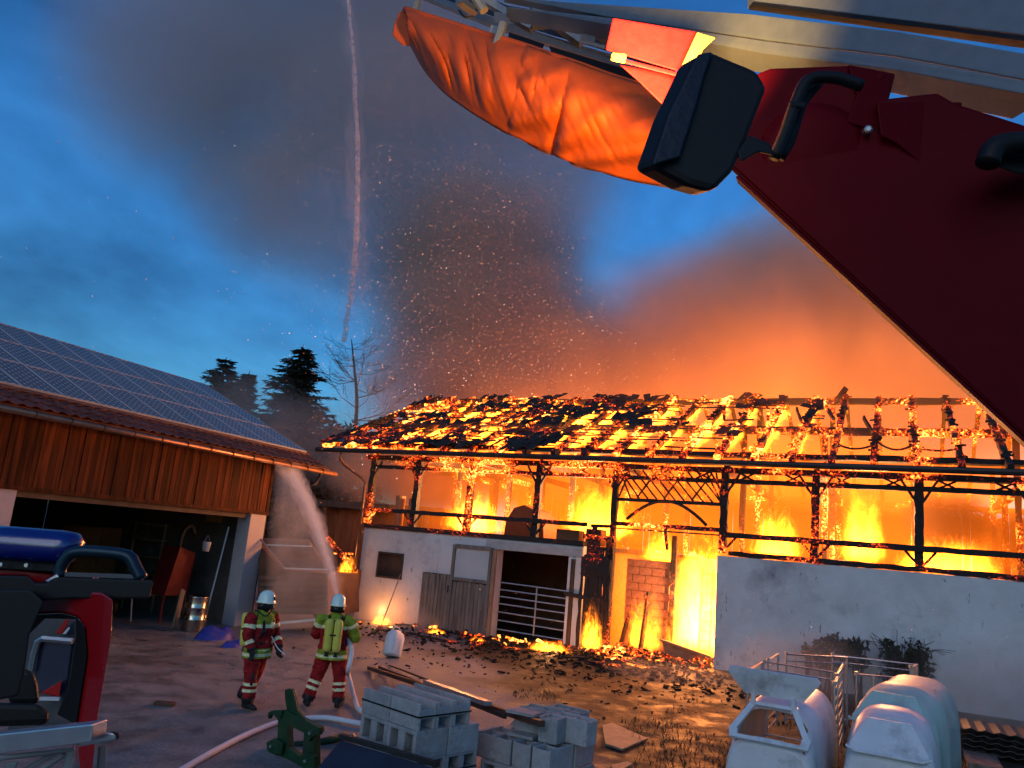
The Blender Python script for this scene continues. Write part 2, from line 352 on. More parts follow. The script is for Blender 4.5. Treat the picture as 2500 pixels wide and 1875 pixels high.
# lintel band over gate (proud, lighter concrete edge) and dark cover plate along wall head
MB().box(BP(-12.5, WALL_V + 0.17, TOPZ + 0.075), 8.1, 0.46, 0.15, UB, NB).build("wall_plate", C_low, barn)
MB().rough(BP(-4.2, WALL_V + 0.12, TOPZ + 0.15), BP(7.5, WALL_V + 0.12, TOPZ + 0.15), 0.26, 0.13, 40, 0.3).build("wall_plate", C_low, barn)
MB().box(BP(-10.1, WALL_V - 0.025, 2.86), 3.25, 0.05, 0.26, UB, NB).build("lintel", M_concrete, barn)
# shuttered window
win = MB().box(BP(-15.315, WALL_V + 0.13, 1.87), 0.95, 0.06, 0.78, UB, NB).build("window", M_shutter, barn)
for (du, dz, sx, sz) in ((0, 0.395, 1.05, 0.06), (0, -0.395, 1.05, 0.06), (-0.495, 0, 0.06, 0.73), (0.495, 0, 0.06, 0.73)):
    MB().box(BP(-15.315 + du, WALL_V + 0.03, 1.87 + dz), sx, 0.12, sz, UB, NB).build("frame", M_darkwood, win)
# doors
def plank_door(u0, u1, z0, z1, n, name="door", v=WALL_V - 0.04):
    fr = MB().box(BP((u0 + u1) / 2, v + 0.06, (z0 + z1) / 2), u1 - u0, 0.04, z1 - z0, UB, NB).build(name, M_darkwood, barn)
    wdt = (u1 - u0) / n
    for i in range(n):
        MB().box(BP(u0 + (i + .5) * wdt, v + random.uniform(0, .012), (z0 + z1) / 2 + random.uniform(-.02, .02)), wdt - 0.012, 0.035, z1 - z0 - 0.02, UB, NB).build("plank", M_oldwood, fr)
    return fr
d1 = plank_door(-13.97, -12.91, 0.05, 1.78, 8)
d1["label"] = "short grey plank door"
d2 = plank_door(-12.78, -11.55, 0.05, 1.62, 9, v=WALL_V - 0.07)
d2["label"] = "tall grey door with pale upper panel"
for (u, z, sx, sz) in ((-12.83, 1.40, 0.1, 2.72), (-11.49, 1.40, 0.1, 2.72), (-12.16, 2.72, 1.24, 0.12), (-12.16, 1.69, 1.24, 0.1)):
    MB().box(BP(u, WALL_V - 0.09, z), sx, 0.07, sz, UB, NB).build("frame", M_oldwood, d2)
MB().box(BP(-12.16, WALL_V - 0.05, 2.2), 1.24, 0.03, 0.92, UB, NB).build("panel", M_panel, d2)
MB().box(BP(-12.92, WALL_V - 0.12, 1.35), 0.03, 0.03, 0.22, UB, NB).build("handle", M_gutter, d2)
MB().box(BP(-11.37, WALL_V + 0.05, 1.36), 0.12, 0.3, 2.7, UB, NB).build("door_jamb", mat("jamb_wood", (0.30, 0.17, 0.11), 0.7, var=0.3, stretch=(1, 1, .2)), barn)
# tubular cattle gate
gate = MB().tube([BP(-10.0, WALL_V + 0.3, 0.25), BP(-10.0, WALL_V + 0.3, 1.7)], 0.028).build("gate", M_galv, barn)
for z in (0.28, 0.55, 0.80, 1.05, 1.27, 1.48, 1.70):
    MB().tube([BP(-11.28, WALL_V + 0.3, z + .02), BP(-8.92, WALL_V + 0.3, z - .02)], 0.024).build("bar", M_galv, gate)
# stuff in the stall: crates and a framed board on the rear wall
for (u, z, a, b) in ((-10.4, 2.35, .5, .12), (-9.9, 2.05, .1, .42), (-9.45, 2.0, .42, .4), (-9.5, 2.4, .5, .1)):
    MB().box(BP(u, 27.34, z), a, 0.08, b, UB, NB).build("stall_fitting", M_oldwood, barn)
# concrete jamb right of gate and burning slot beside
MB().box(BP(-8.72, WALL_V - 0.02, 1.2), 0.10, 0.2, 2.9, UB, NB).build("door_jamb", M_darkwood, barn)
cd = MB().beam(BP(-8.9, WALL_V - 0.12, 1.63), BP(-7.6, WALL_V - 0.12, 1.55), 0.06, 0.12).build("charred_door", C_low, barn)
cd["label"] = "remains of a charred plank door"
for i, u in enumerate((-8.42, -8.26, -8.12, -7.98, -7.84, -7.70, -7.58)):
    z1 = (2.75, 3.5, 3.7, 3.45, 3.1, 3.5, 2.7)[i] + random.uniform(-.1, .1); z0 = random.uniform(0.05, 0.3)
    MB().rough(BP(u, WALL_V - 0.10, z0), BP(u + .03, WALL_V - 0.10, z1), 0.10 + (.03 if i in (2, 3, 4) else 0), 0.04, 10, 0.35, up=NB).build("plank", C_low, cd)
MB().rough(BP(-8.4, WALL_V - 0.14, 2.55), BP(-7.55, WALL_V - 0.14, 2.45), 0.05, 0.55, 5, 0.3).build("plank", C_low, cd)
MB().rough(BP(-8.42, WALL_V - 0.14, 3.35), BP(-7.55, WALL_V - 0.14, 3.3), 0.05, 0.12, 5, 0.3).build("plank", C_hot, cd)
# ---- timber frame
PU = [-16.55, -14.66, -12.58, -10.13, -7.6, -4.36, -1.96, 0.5, 2.95, 5.4]
PV = WALL_V + 0.15
for i, u in enumerate(PU):
    z0 = TOPZ + 0.15 if u not in (-7.6,) else 0.0
    MB().rough(BP(u - .03, PV, z0), BP(u, PV, 5.45), 0.20 if i != 4 else .17, 0.20, 16, 0.16, up=NB).build("post", C_mid if i < 6 else C_low, barn)
def rail(u0, u1, z, w, h, mt, nm="rail", v=PV - 0.02, j=0.16, n=40): return MB().rough(BP(u0, v, z), BP(u1, v, z + 0.02), w, h, n, j).build(nm, mt, barn)
rail(-16.4, -8.4, 3.68, 0.13, 0.13, C_low, v=PV - 0.13); rail(-4.3, 7.0, 3.70, 0.13, 0.14, C_low, v=PV - 0.13)
rail(-16.5, -4.4, 5.17, 0.12, 0.12, C_hot, v=PV - 0.03); rail(-4.3, 7.0, 5.20, 0.12, 0.13, C_low, v=PV - 0.03)
rail(-16.9, 7.0, 5.50, 0.18, 0.16, C_hot, nm="eave_plate", v=PV)
rail(-8.3, -7.6, 3.68, 0.10, 0.10, C_mid); rail(-7.6, -4.4, 3.80, 0.12, 0.12, C_hot); rail(-7.6, -4.4, 3.66, 0.05, 0.04, C_low)
rail(-7.55, -4.4, 4.52, 0.10, 0.10, C_mid)
def brace(a, b, t=0.07, mt=None): return MB().rough(a, b, t, t, 5, 0.3).build("brace", mt or C_mid, barn)
for i, u in enumerate(PU):
    if i >= 9: continue
    m_ = C_hot if i < 6 else C_mid
    for s in (-1, 1):
        if (i == 0 and s < 0): continue
        if i not in (4,) and not (i == 5 and s < 0):
            brace(BP(u + s * .06, PV - .1, 3.30), BP(u + s * .34, PV - .1, 3.64), .06, m_)
        brace(BP(u + s * .06, PV - .08, 4.85), BP(u + s * .42, PV - .08, 5.44), .06, m_)
for k in range(-12, 6):
    u = -0.1 + 1.225 * k
    if u < -16 or u > 6.5: continue
    m_ = C_hot if u < -4 else C_mid
    brace(BP(u - .2, PV - .03, 5.24), BP(u + .2, PV - .03, 5.44), .05, m_); brace(BP(u + .2, PV - .1, 5.24), BP(u - .2, PV - .1, 5.44), .05, m_)
for k in range(14):                                            # lattice over the cart door
    u = -7.75 + k * 0.27
    brace(BP(max(u - .12, -7.5), PV - .02, 5.42), BP(min(u + .62, -4.45), PV - .02, 4.58), .045, C_hot)
    if k % 3 == 0: brace(BP(min(u + .55, -4.45), PV + .04, 5.4), BP(max(u, -7.5), PV + .04, 4.6), .045, C_hot)
arc = [BP(-7.19 + 2.35 * t, PV - .06, 3.84 + 0.70 * math.sin(math.pi * (0.04 + .93 * t)) ** 0.9) for t in [k / 14 for k in range(15)]]
MB().tube(arc, 0.05, 6).build("arch", C_low, barn)
MB().rough(BP(-6.0, PV - .1, 3.75), BP(-5.92, PV - .1, 3.15), 0.07, 0.09, 4, .4, up=NB).build("hanging_timber", C_low, barn)
# ---- roof
EV, EZ, RV, RZ = 21.72, 5.80, 28.2, 8.78
SL = Vector((0, RV - EV, RZ - EZ))
def RP(u, t, off=0.0):      # t 0 eave..1 ridge on the yard side, off = above the rafter plane
    ln = math.hypot(RV - EV, RZ - EZ); nv = -(RZ - EZ) / ln; nz = (RV - EV) / ln
    return BP(u, EV + (RV - EV) * t + nv * off, EZ + (RZ - EZ) * t + nz * off)
def RB(u, t, off=0.0):
    ln = math.hypot(RV - EV, RZ - EZ); nv = (RZ - EZ) / ln; nz = (RV - EV) / ln
    return BP(u, 2 * RV - EV - (RV - EV) * t + nv * off, EZ + (RZ - EZ) * t + nz * off)
roof = rail(-18.1, 7.0, RZ - 0.12, 0.18, 0.22, C_mid, nm="roof", v=RV)
for (v, z, mt, hh) in ((24.9, 7.08, C_hot, .24), (31.5, 7.08, C_hot, .24), (34.2, 5.72, C_mid, .2)):
    MB().rough(BP(-17.9, v, z), BP(7.0, v, z), 0.2, hh, 40, .15).build("purlin", mt, roof)
MB().rough(BP(-18.2, EV + .45, EZ + .12), BP(7.0, EV + .45, EZ + .12), 0.35, 0.14, 50, .25).build("purlin", C_mid, roof)
ru = []
u = 0.44 - 19 * 0.98
while u < 7: ru.append(u); u += 0.98
for i, u in enumerate(ru):
    mt = C_roof if u < -3.2 else (C_hot if u < -0.2 else C_mid)
    m = MB(); tw = random.uniform(-.04, .04)
    m.rough(RP(u, -0.03), RP(u + tw, 1.0 + random.uniform(0, .035)), 0.15, 0.18, 22, 0.24)
    k = 0.03
    while k < 1.0:                                             # batten stubs still nailed to the rafter
        if random.random() < 0.72:
            a = random.uniform(.05, .17); b = random.uniform(.05, .17)
            m.rough(RP(u - a, k + random.uniform(-.012, .012), .12), RP(u + b, k + random.uniform(-.012, .012), .12 + random.uniform(-.05, .06)), .05, .05, 3, .5)
        if random.random() < 0.25:
            c = RP(u + random.uniform(-.08, .08), k, .1 + random.uniform(0, .08)); s = random.uniform(.08, .2)
            m.rough(c, c + Vector((random.uniform(-1, 1), random.uniform(-1, 1), random.uniform(-.4, .8))).normalized() * s, s * .7, s * .5, 2, .5)
        k += 0.045
    m.build("rafter", mt, roof)
    MB().rough(RB(u, -0.02), RB(u, 1.0), 0.12, 0.15, 10, .25).build("rafter", C_hot if u < -2 else C_mid, roof)
# collar struts seen through the gap at mid roof
for (u, du) in ((-2.3, .55), (-4.1, .4), (-5.6, .5)):
    MB().rough(RP(u, .98), RP(u + du, .60), .09, .1, 6, .4).build("strut", C_roof, roof)
MB().rough(BP(-1.9, RV, RZ - .1), BP(-1.5, RV - .1, RZ + .35), .1, .16, 3, .4).build("strut", C_low, roof)
for (u0, z) in ((-0.9, 0.45), (-2.95, .6)):
    MB().rough(RP(u0, z + .16, .05), RP(u0 + .25, z, -.1), .06, .12, 3, .3).build("strut", C_low, roof)
# sagging burnt batten between rafters
for (u0, sag) in ((-1.5, .10), (-.5, .16), (.45, .05)):
    MB().tube([RP(u0 + .98 * t / 8, .13 + 0.07 * (2 * t / 8 - 1) ** 2 * (sag / .1), .05) for t in range(9)], .03, 6).build("batten", C_low, roof)
# battens
rows = 20
for r in range(rows):
    t = 0.02 + r / rows * 0.97; u = -18.2
    while u < -2.5:
        L = random.uniform(.5, 1.9)
        p = 0.62 if u < -9 else (0.4 if u < -6 else .18)
        if random.random() < p:
            MB().rough(RP(u, t, .11), RP(min(u + L, -2.0), t + random.uniform(-.02, .02), .11 + random.uniform(-.06, .03)), .05, .045, max(3, int(L * 3)), .4).build("batten", C_roof if random.random() < .35 else C_low, roof)
        u += L + random.uniform(0.05, .5)
# surviving tiles
tm = MB(); tm.hexa([Vector(p) for p in ((-.10, -.29, 0), (.12, -.26, 0), (.14, .22, .015), (-.08, .28, .015), (-.10, -.29, .035), (.12, -.26, .035), (.14, .22, .045), (-.08, .28, .045))])
tme = tm.mesh("roof_tile"); tme.materials.append(C_tile)
ang = math.atan2(RZ - EZ, RV - EV); Rt = Matrix.Rotation(-BA, 4, 'Z') @ Matrix.Rotation(ang, 4, 'X')
tiles = []
for r in range(18):
    for c in range(78):
        u = -18.2 + c * .21; t = .02 + r * .056
        q = Vector((u * .75 - t * 1.2, t * 4.2, 3.3)); nz = mnoise.noise(q) + .6 * mnoise.noise(q * 2.3 + Vector((5, 1, 2)))
        lim = 0.0 if u < -10 else (.16 if u < -7.5 else .55)
        if t < .16: lim -= .22 if u < -9 else .12
        if t > .82 and u > -13: lim += .05
        if u < -16.2 and t > .2: lim += .30
        if nz > lim: tiles.append((nz, u, t))
tiles.sort(reverse=True)
rest = MB()
for k, (_, u, t) in enumerate(tiles[:470]):
    M = Matrix.Translation(RP(u + random.uniform(-.07, .07), t + random.uniform(-.02, .02), .13 + random.uniform(-.03, .05))) @ Rt @ Matrix.Rotation(random.gauss(-.12, .25), 4, 'Z') @ Matrix.Rotation(random.gauss(0, .12), 4, 'X') @ Matrix.Rotation(random.gauss(0, .16), 4, 'Y') @ Matrix.Diagonal((random.uniform(.7, 1.4), random.uniform(.6, 1.5), 1, 1))
    if k < 300: o = inst("roof_tile", tme, C_tile, roof, M); o.matrix_parent_inverse = basis(roof).inverted()
    else: rest.add([M @ v.co for v in tme.vertices], [tuple(p.vertices) for p in tme.polygons])
rest.build("loose_tiles", C_tile, roof)["kind"] = "stuff"
# verge board, gutter, downpipe
MB().rough(RP(-18.35, -.02, .1), RP(-17.75, 1.02, .1), .06, .2, 12, .15).build("verge_board", C_low, roof)
MB().box(RP(-17.75, .045, .12), 1.0, .5, .05, UB, (RP(0, 1) - RP(0, 0)).normalized(), None).build("eave_sheet", mat("eave_sheet", (.12, .12, .13), .4, .5), roof)
gp = [BP(u, EV - .16, 5.62 - .006 * (u + 6) * 0) for u in (-18.55, -12, -6, 0, 7.2)]
MB().tube(gp, .085, 10).build("gutter", M_gutter, barn)
MB().tube([BP(-17.45, EV - .15, 5.55), BP(-17.45, EV - .12, 5.28), BP(-17.35, EV + .0, 5.12), BP(-16.85, WALL_V - .12, 4.74), BP(-16.70, WALL_V - .08, 4.6), BP(-16.68, WALL_V - .08, 3.4), BP(-16.68, WALL_V - .08, 0.2)], .05, 10).build("downpipe", M_pipe, barn, smooth=True)
# ---- interior posts, tie beams, brick piers, ladder, leaning planks
for u in PU[:9]:
    for v in (25.2, 28.2, 31.4):
        if v == 25.2 and u in (-7.6,): continue
        MB().rough(BP(u, v, 3.05), BP(u, v, 7.0 if v != 28.2 else 8.5), .16, .16, 10, .2, up=NB).build("post", C_hot, barn)
    MB().rough(BP(u, 22.5, 5.55), BP(u, 34.0, 5.55), .16, .2, 14, .2).build("tie_beam", C_hot, barn)
for k in range(30):
    pass
for k in range(78):
    u = -16.3 + k * .30
    MB().box(BP(u, 34.0 + random.uniform(0, .03), 4.3 + random.uniform(-.1, .1)), .30 if random.random() < .8 else .24, .03, 2.6 + random.uniform(-.5, .2), UB, NB).build("rear_board", C_low, barn)
def brickpier(u0, u1, v, z1, nm="brick_pier"):
    p = MB().box(BP((u0 + u1) / 2, v + .13, z1 / 2), u1 - u0 - .02, .2, z1 - .02, UB, NB).build(nm, mat("mortar", (.2, .12, .08), .95), barn)
    bw, bh = .40, .235; me = MB().box((0, 0, 0), bw - .018, .06, bh - .018).mesh("brick"); me.materials.append(M_brick)
    hm = MB().box((0, 0, 0), bw / 2 - .018, .06, bh - .018).mesh("brick"); hm.materials.append(M_brick)
    r = 0; z = bh / 2
    while z < z1:
        u = u0 + (0 if r % 2 == 0 else -bw / 2)
        while u < u1 - .05:
            a = max(u, u0); b = min(u + bw, u1)
            if b - a > .15:
                o = inst("brick", me if b - a > .3 else hm, M_brick, p, Matrix.Translation(BP((a + b) / 2, v + random.uniform(-.008, .008), z)) @ Matrix.Rotation(-BA, 4, 'Z')); o.matrix_parent_inverse = basis(p).inverted()
            u += bw
        z += bh; r += 1
brickpier(-7.5, -6.15, 23.6, 2.75); brickpier(-5.55, -4.95, 25.0, 2.6)
MB().rough(BP(-6.02, 23.5, .2), BP(-6.02, 23.5, 3.6), .15, .15, 14, .25, up=NB).build("post", C_hot, barn)
MB().rough(BP(-6.75, 22.9, .1), BP(-6.65, 23.2, 1.9), .07, .16, 8, .2).build("leaning_plank", C_low, barn)
MB().rough(BP(-7.35, 22.7, .1), BP(-7.15, 23.1, 1.3), .05, .12, 6, .2).build("leaning_plank", C_mid, barn)
ld = MB().beam(BP(-5.42, 24.5, 0), BP(-5.42, 24.7, 2.7), .05, .07, NB).build("ladder", M_darkwood, barn)
MB().beam(BP(-5.1, 24.5, 0), BP(-5.1, 24.7, 2.7), .05, .07, NB).build("stile", M_darkwood, ld)
for k in range(9): MB().beam(BP(-5.40, 24.5 + .02 * k, .3 + k * .28), BP(-5.12, 24.5 + .02 * k, .3 + k * .28), .03, .03).build("rung", M_darkwood, ld)
# ================================================================== fire, smoke and sparks
def flame_mat(name, strength, scale=2.2, thr=0.55, col=(1.0, 0.20, 0.008), zst=0.40, rad=0.75, step=0.35, soft=1.6, vst=1.0, det=5.0, dist=1.6, raft=0.0, gain=4.0, rough=.62):
    m, n, l = nt(name)
    out = N(n, "ShaderNodeOutputMaterial"); em = N(n, "ShaderNodeEmission"); em.inputs['Color'].default_value = (*col, 1)
    tc = N(n, "ShaderNodeTexCoord"); ge = N(n, "ShaderNodeNewGeometry")
    sp = N(n, "ShaderNodeSeparateXYZ"); l.new(tc.outputs['Generated'], sp.inputs[0])
    mp = N(n, "ShaderNodeMapping"); mp.inputs['Scale'].default_value = (1, vst, zst); mp.inputs['Rotation'].default_value = (0, 0, BA); l.new(ge.outputs['Position'], mp.inputs['Vector'])
    no = N(n, "ShaderNodeTexNoise", Scale=scale, Detail=det, Roughness=rough, Distortion=dist); l.new(mp.outputs['Vector'], no.inputs['Vector'])
    def mth(op, a, b=None, clamp=False):
        x = N(n, "ShaderNodeMath", operation=op, use_clamp=clamp)
        for i, q in enumerate((a, b)):
            if q is None: continue
            if isinstance(q, (int, float)): x.inputs[i].default_value = q
            else: l.new(q, x.inputs[i])
        return x.outputs[0]
    dx = mth('ABSOLUTE', mth('MULTIPLY', mth('SUBTRACT', sp.outputs['X'], 0.5), 2.0)); dy = mth('ABSOLUTE', mth('MULTIPLY', mth('SUBTRACT', sp.outputs['Y'], 0.5), 2.0))
    r = mth('MAXIMUM', dx, dy); r3 = mth('MULTIPLY', mth('POWER', r, 3.0), rad)
    zz = mth('POWER', sp.outputs['Z'], 1.4)
    bt = mth('MULTIPLY', mth('SUBTRACT', 1.0, mth('MULTIPLY', sp.outputs['Z'], 9.0), True), 0.3)
    val = mth('SUBTRACT', mth('SUBTRACT', mth('SUBTRACT', mth('ADD', no.outputs['Fac'], 0.22), r3), mth('MULTIPLY', zz, 0.62)), mth('ADD', bt, thr))
    if raft > 0:
        mr2 = N(n, "ShaderNodeMapping"); mr2.inputs['Rotation'].default_value = (0, 0, BA); l.new(ge.outputs['Position'], mr2.inputs['Vector']); sx2 = N(n, "ShaderNodeSeparateXYZ"); l.new(mr2.outputs['Vector'], sx2.inputs[0])
        fr = mth('ABSOLUTE', mth('SUBTRACT', mth('FRACT', mth('ADD', mth('DIVIDE', mth('SUBTRACT', sx2.outputs['X'], 0.44), 0.98), 100.0)), 0.5))   # 0.5 on a rafter, 0 between
        val = mth('ADD', val, mth('MULTIPLY', mth('SUBTRACT', fr, 0.33), raft))
    v = mth('POWER', mth('MAXIMUM', mth('MULTIPLY', val, gain), 0.0), soft)
    l.new(mth('MULTIPLY', v, strength), em.inputs['Strength']); l.new(em.outputs[0], out.inputs['Volume'])
    m.cycles.volume_step_rate = step
    return m
FL_big = flame_mat("blaze", 7.0, 1.9, 0.46, rad=.9, dist=2.6, gain=7.0, rough=.70)
FL_mid = flame_mat("flames", 9.0, 2.6, 0.46, dist=2.6, gain=7.0, rough=.70)
FL_small = flame_mat("small_flames", 55.0, 6.5, 0.45, step=0.4)
FL_roof = flame_mat("roof_flames", 20.0, 2.6, 0.40, zst=0.5, rad=0.35, step=0.30, vst=.5, det=4.0, raft=0.65)
FL_glow = flame_mat("emissive_haze", 0.038, 0.45, -0.25, det=3.0, col=(1.0, 0.155, 0.003), rad=0.10, step=0.9, soft=1.0)  # smoke haze lit by the fire, that light painted in as emission
FL_haze = flame_mat("emissive_rafter_haze", 0.030, 0.35, -0.10, col=(1.0, 0.20, 0.012), rad=0.55, step=0.9, soft=1.2, det=3.0)  # haze over the rafters, its firelight given as own emission
def flame(u0, u1, v0, v1, z0, z1, mt, label, cat="fire"):
    c = BP((u0 + u1) / 2, (v0 + v1) / 2, z0)
    me = MB().box((0, 0, (z1 - z0) / 2), u1 - u0, v1 - v0, z1 - z0).mesh("flames"); me.materials.append(mt)
    o = put("flames", me, mt); o.location = c; o.rotation_euler = (0, 0, -BA); tag(o, label, cat, kind="stuff"); return o
flame(-15.0, -12.4, 23.2, 26.2, 3.1, 5.7, FL_big, "yellow flames in the second bay of the barn loft")
flame(-12.7, -10.6, 23.4, 26.5, 3.1, 5.3, FL_big, "yellow flames in the third bay of the barn loft left of the round hood")
flame(-10.8, -7.4, 23.6, 27.0, 3.3, 6.4, FL_big, "tall yellow flames in the loft bay beside the cart door")
flame(-6.5, -4.3, 23.3, 26.5, 0.0, 5.4, flame_mat("white_hot_blaze", 26.0, 1.8, 0.40, rad=.6, gain=6.0, rough=.7, dist=2.4), "white hot blaze filling the cart doorway")
flame(-6.3, -5.5, 23.0, 24.2, 0.1, 3.9, FL_mid, "narrow flames climbing the post in the cart doorway")
flame(-7.5, -5.9, 22.75, 23.5, 0.1, 3.1, FL_mid, "flames at the foot of the brick pier in the cart doorway")
flame(-7.5, -6.0, 23.75, 25.4, 2.7, 4.5, FL_mid, "flames over the brick pier in the cart doorway")
flame(-1.9, 0.0, 24.5, 28, 3.1, 7.2, FL_big, "big blaze in the loft bay right of the cart door")
flame(-0.6, 3.0, 24, 26.5, 3.1, 4.9, FL_mid, "low flames along the loft floor under the dark smoke")
flame(-4.5, -2.4, 25, 27.5, 3.1, 5.8, FL_mid, "flames in the first loft bay right of the cart door")
flame(-16.2, 7.5, 22.9, 33.9, 3.1, 6.9, FL_glow, "orange haze with painted firelight filling the barn loft")
flame(-9.5, 9.0, 26.0, 35.5, 5.2, 12.5, FL_haze, "orange haze with painted firelight rising between the bare rafters")
flame(-8.5, -4.4, 22.7, 27.2, 0.05, 3.2, FL_glow, "orange haze with painted firelight inside the cart doorway")
# flames under the roof skin
_me = MB()
def roofslab(u0, u1, t0, t1, o0, o1): return MB().hexa([RP(u0, t0, o0), RP(u1, t0, o0), RP(u1, t1, o0), RP(u0, t1, o0), RP(u0, t0, o1), RP(u1, t0, o1), RP(u1, t1, o1), RP(u0, t1, o1)])
def roofsheet(u0, u1, t0, t1, o0, o1, mt, label):
    Y_ = (RP(0, 1) - RP(0, 0)).normalized(); Z_ = UB.cross(Y_); ln = (RP(0, 1) - RP(0, 0)).length * (t1 - t0); c = RP((u0 + u1) / 2, (t0 + t1) / 2, (o0 + o1) / 2)
    me = MB().box((0, 0, 0), u1 - u0, ln, o1 - o0).mesh("flames"); me.materials.append(mt); o = put("flames", me, mt)
    o.matrix_basis = Matrix(((UB.x, Y_.x, Z_.x, c.x), (UB.y, Y_.y, Z_.y, c.y), (UB.z, Y_.z, Z_.z, c.z), (0, 0, 0, 1))); tag(o, label, "fire", kind="stuff"); return o
roofsheet(-18.4, -6.2, .0, 1.06, -.34, .20, FL_roof, "sheet of yellow flames over the left roof slope")
roofsheet(-9.5, -1.2, .05, 1.02, -.25, .25, flame_mat("rafter_flames", 16.0, 2.8, 0.50, zst=0.5, rad=0.30, step=0.30, vst=.5, det=4.0, raft=0.9), "flames running along the bare rafters in the middle of the roof")
def glow(u, v, z, W, r, c=(1.0, 0.40, 0.14)):
    L = bpy.data.lights.new("fire_light", 'POINT'); L.energy = W; L.shadow_soft_size = r; L.color = c
    o = bpy.data.objects.new("fire_light", L); COL.objects.link(o); o.location = BP(u, v, z); return o
glow(-13.5, 24.0, 4.2, 1500, .5); glow(-9.0, 24.0, 4.6, 1800, .6); glow(-5.4, 23.4, 2.0, 1000, .6); glow(-0.8, 25, 4.6, 2000, .6)
for (u_, W_) in ((-14, 1100), (-9, 1300), (-4, 1200), (0.5, 1250), (5, 1250)): glow(u_, 32.0, 7.4, W_, 2.4, (1.0, .24, .035))
def mnode(n, l, op, a, b=None, c=None, clamp=False):
    x = N(n, "ShaderNodeMath", operation=op, use_clamp=clamp)
    for i, q in enumerate((a, b, c)):
        if q is None: continue
        if isinstance(q, (int, float)): x.inputs[i].default_value = q
        else: l.new(q, x.inputs[i])
    return x.outputs[0]
def smoke(name, blobs, k, albedo, nscale, label, cat="smoke", step=0.7, aniso=0.0, namp=1.7, off=0.42, detail=3.5, pad=1.0, fade=None, absorb=None):
    """blobs: (centre, radius vector)"""
    m, n, l = nt(name)
    out = N(n, "ShaderNodeOutputMaterial"); pv = N(n, "ShaderNodeVolumePrincipled"); pv.inputs['Color'].default_value = (*albedo, 1); pv.inputs['Anisotropy'].default_value = aniso
    if absorb: pv.inputs['Absorption Color'].default_value = (*absorb, 1)
    ge = N(n, "ShaderNodeNewGeometry"); tot = None
    for (c, r) in blobs:
        s = N(n, "ShaderNodeVectorMath", operation='SUBTRACT'); l.new(ge.outputs['Position'], s.inputs[0]); s.inputs[1].default_value = c
        q = N(n, "ShaderNodeVectorMath", operation='DIVIDE'); l.new(s.outputs[0], q.inputs[0]); q.inputs[1].default_value = r
        d = N(n, "ShaderNodeVectorMath", operation='DOT_PRODUCT'); l.new(q.outputs[0], d.inputs[0]); l.new(q.outputs[0], d.inputs[1])
        v = mnode(n, l, 'MAXIMUM', mnode(n, l, 'SUBTRACT', 1.0, d.outputs['Value']), 0.0)
        tot = v if tot is None else mnode(n, l, 'MAXIMUM', tot, v)
    no = N(n, "ShaderNodeTexNoise", Scale=nscale, Detail=detail, Roughness=0.58, Distortion=0.7); l.new(ge.outputs['Position'], no.inputs['Vector'])
    nz = mnode(n, l, 'MULTIPLY', mnode(n, l, 'SUBTRACT', no.outputs['Fac'], 0.5), namp)
    w = mnode(n, l, 'POWER', tot, 0.75)
    d = mnode(n, l, 'SUBTRACT', mnode(n, l, 'ADD', w, nz), off)
    d = mnode(n, l, 'MULTIPLY', mnode(n, l, 'MAXIMUM', d, 0.0), mnode(n, l, 'MULTIPLY', tot, 1.5, clamp=True))
    l.new(mnode(n, l, 'MULTIPLY', d, k), pv.inputs['Density']); l.new(pv.outputs[0], out.inputs['Volume'])
    m.cycles.volume_step_rate = step
    lo = [min(c[i] - r[i] for c, r in blobs) for i in range(3)]; hi = [max(c[i] + r[i] for c, r in blobs) for i in range(3)]
    lo[2] = max(lo[2], -0.5)
    c = [(a + b) / 2 for a, b in zip(lo, hi)]
    me = MB().box((0, 0, 0), hi[0] - lo[0], hi[1] - lo[1], hi[2] - lo[2]).mesh(name); me.materials.append(m)
    o = put(name, me, m); o.location = c; tag(o, label, cat, kind="stuff"); return o
def blob(x, y, Y, rx, ry=None, rd=None):
    p = at(x, y, Y); s = (p - _C).dot(_F) / FPX
    return (tuple(p), (rx * s, (rd or 0.8 * rx) * s, (ry or rx) * s))
smoke("smoke_plume", [blob(1200, 540, 39, 380, 360), blob(930, 520, 40, 430, 330), blob(1000, 300, 40, 520, 350),
      blob(580, 200, 42, 540, 350), blob(700, 480, 42, 320, 260), blob(1230, 300, 40, 400, 330), blob(850, 20, 42, 620, 280), blob(1190, 770, 39, 360, 300)],
      0.23, (0.88, 0.76, 0.74), 0.12, "tall grey smoke plume drifting to the upper left above the yard", step=0.75, off=.06, namp=1.5)
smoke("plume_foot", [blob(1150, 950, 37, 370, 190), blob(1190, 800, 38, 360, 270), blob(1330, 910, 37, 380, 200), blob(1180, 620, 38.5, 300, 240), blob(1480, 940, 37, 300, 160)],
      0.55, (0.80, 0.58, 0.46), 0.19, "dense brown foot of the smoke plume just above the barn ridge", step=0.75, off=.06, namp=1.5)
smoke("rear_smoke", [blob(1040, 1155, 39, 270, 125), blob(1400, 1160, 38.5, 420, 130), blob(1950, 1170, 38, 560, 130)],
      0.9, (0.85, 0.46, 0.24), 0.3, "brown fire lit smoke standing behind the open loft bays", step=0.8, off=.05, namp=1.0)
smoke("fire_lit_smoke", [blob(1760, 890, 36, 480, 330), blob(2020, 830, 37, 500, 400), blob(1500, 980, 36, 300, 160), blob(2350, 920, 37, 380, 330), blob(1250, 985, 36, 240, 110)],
      0.55, (0.92, 0.66, 0.44), 0.17, "orange lit smoke billowing above the right roof of the barn", step=0.8, off=.06, namp=1.5)
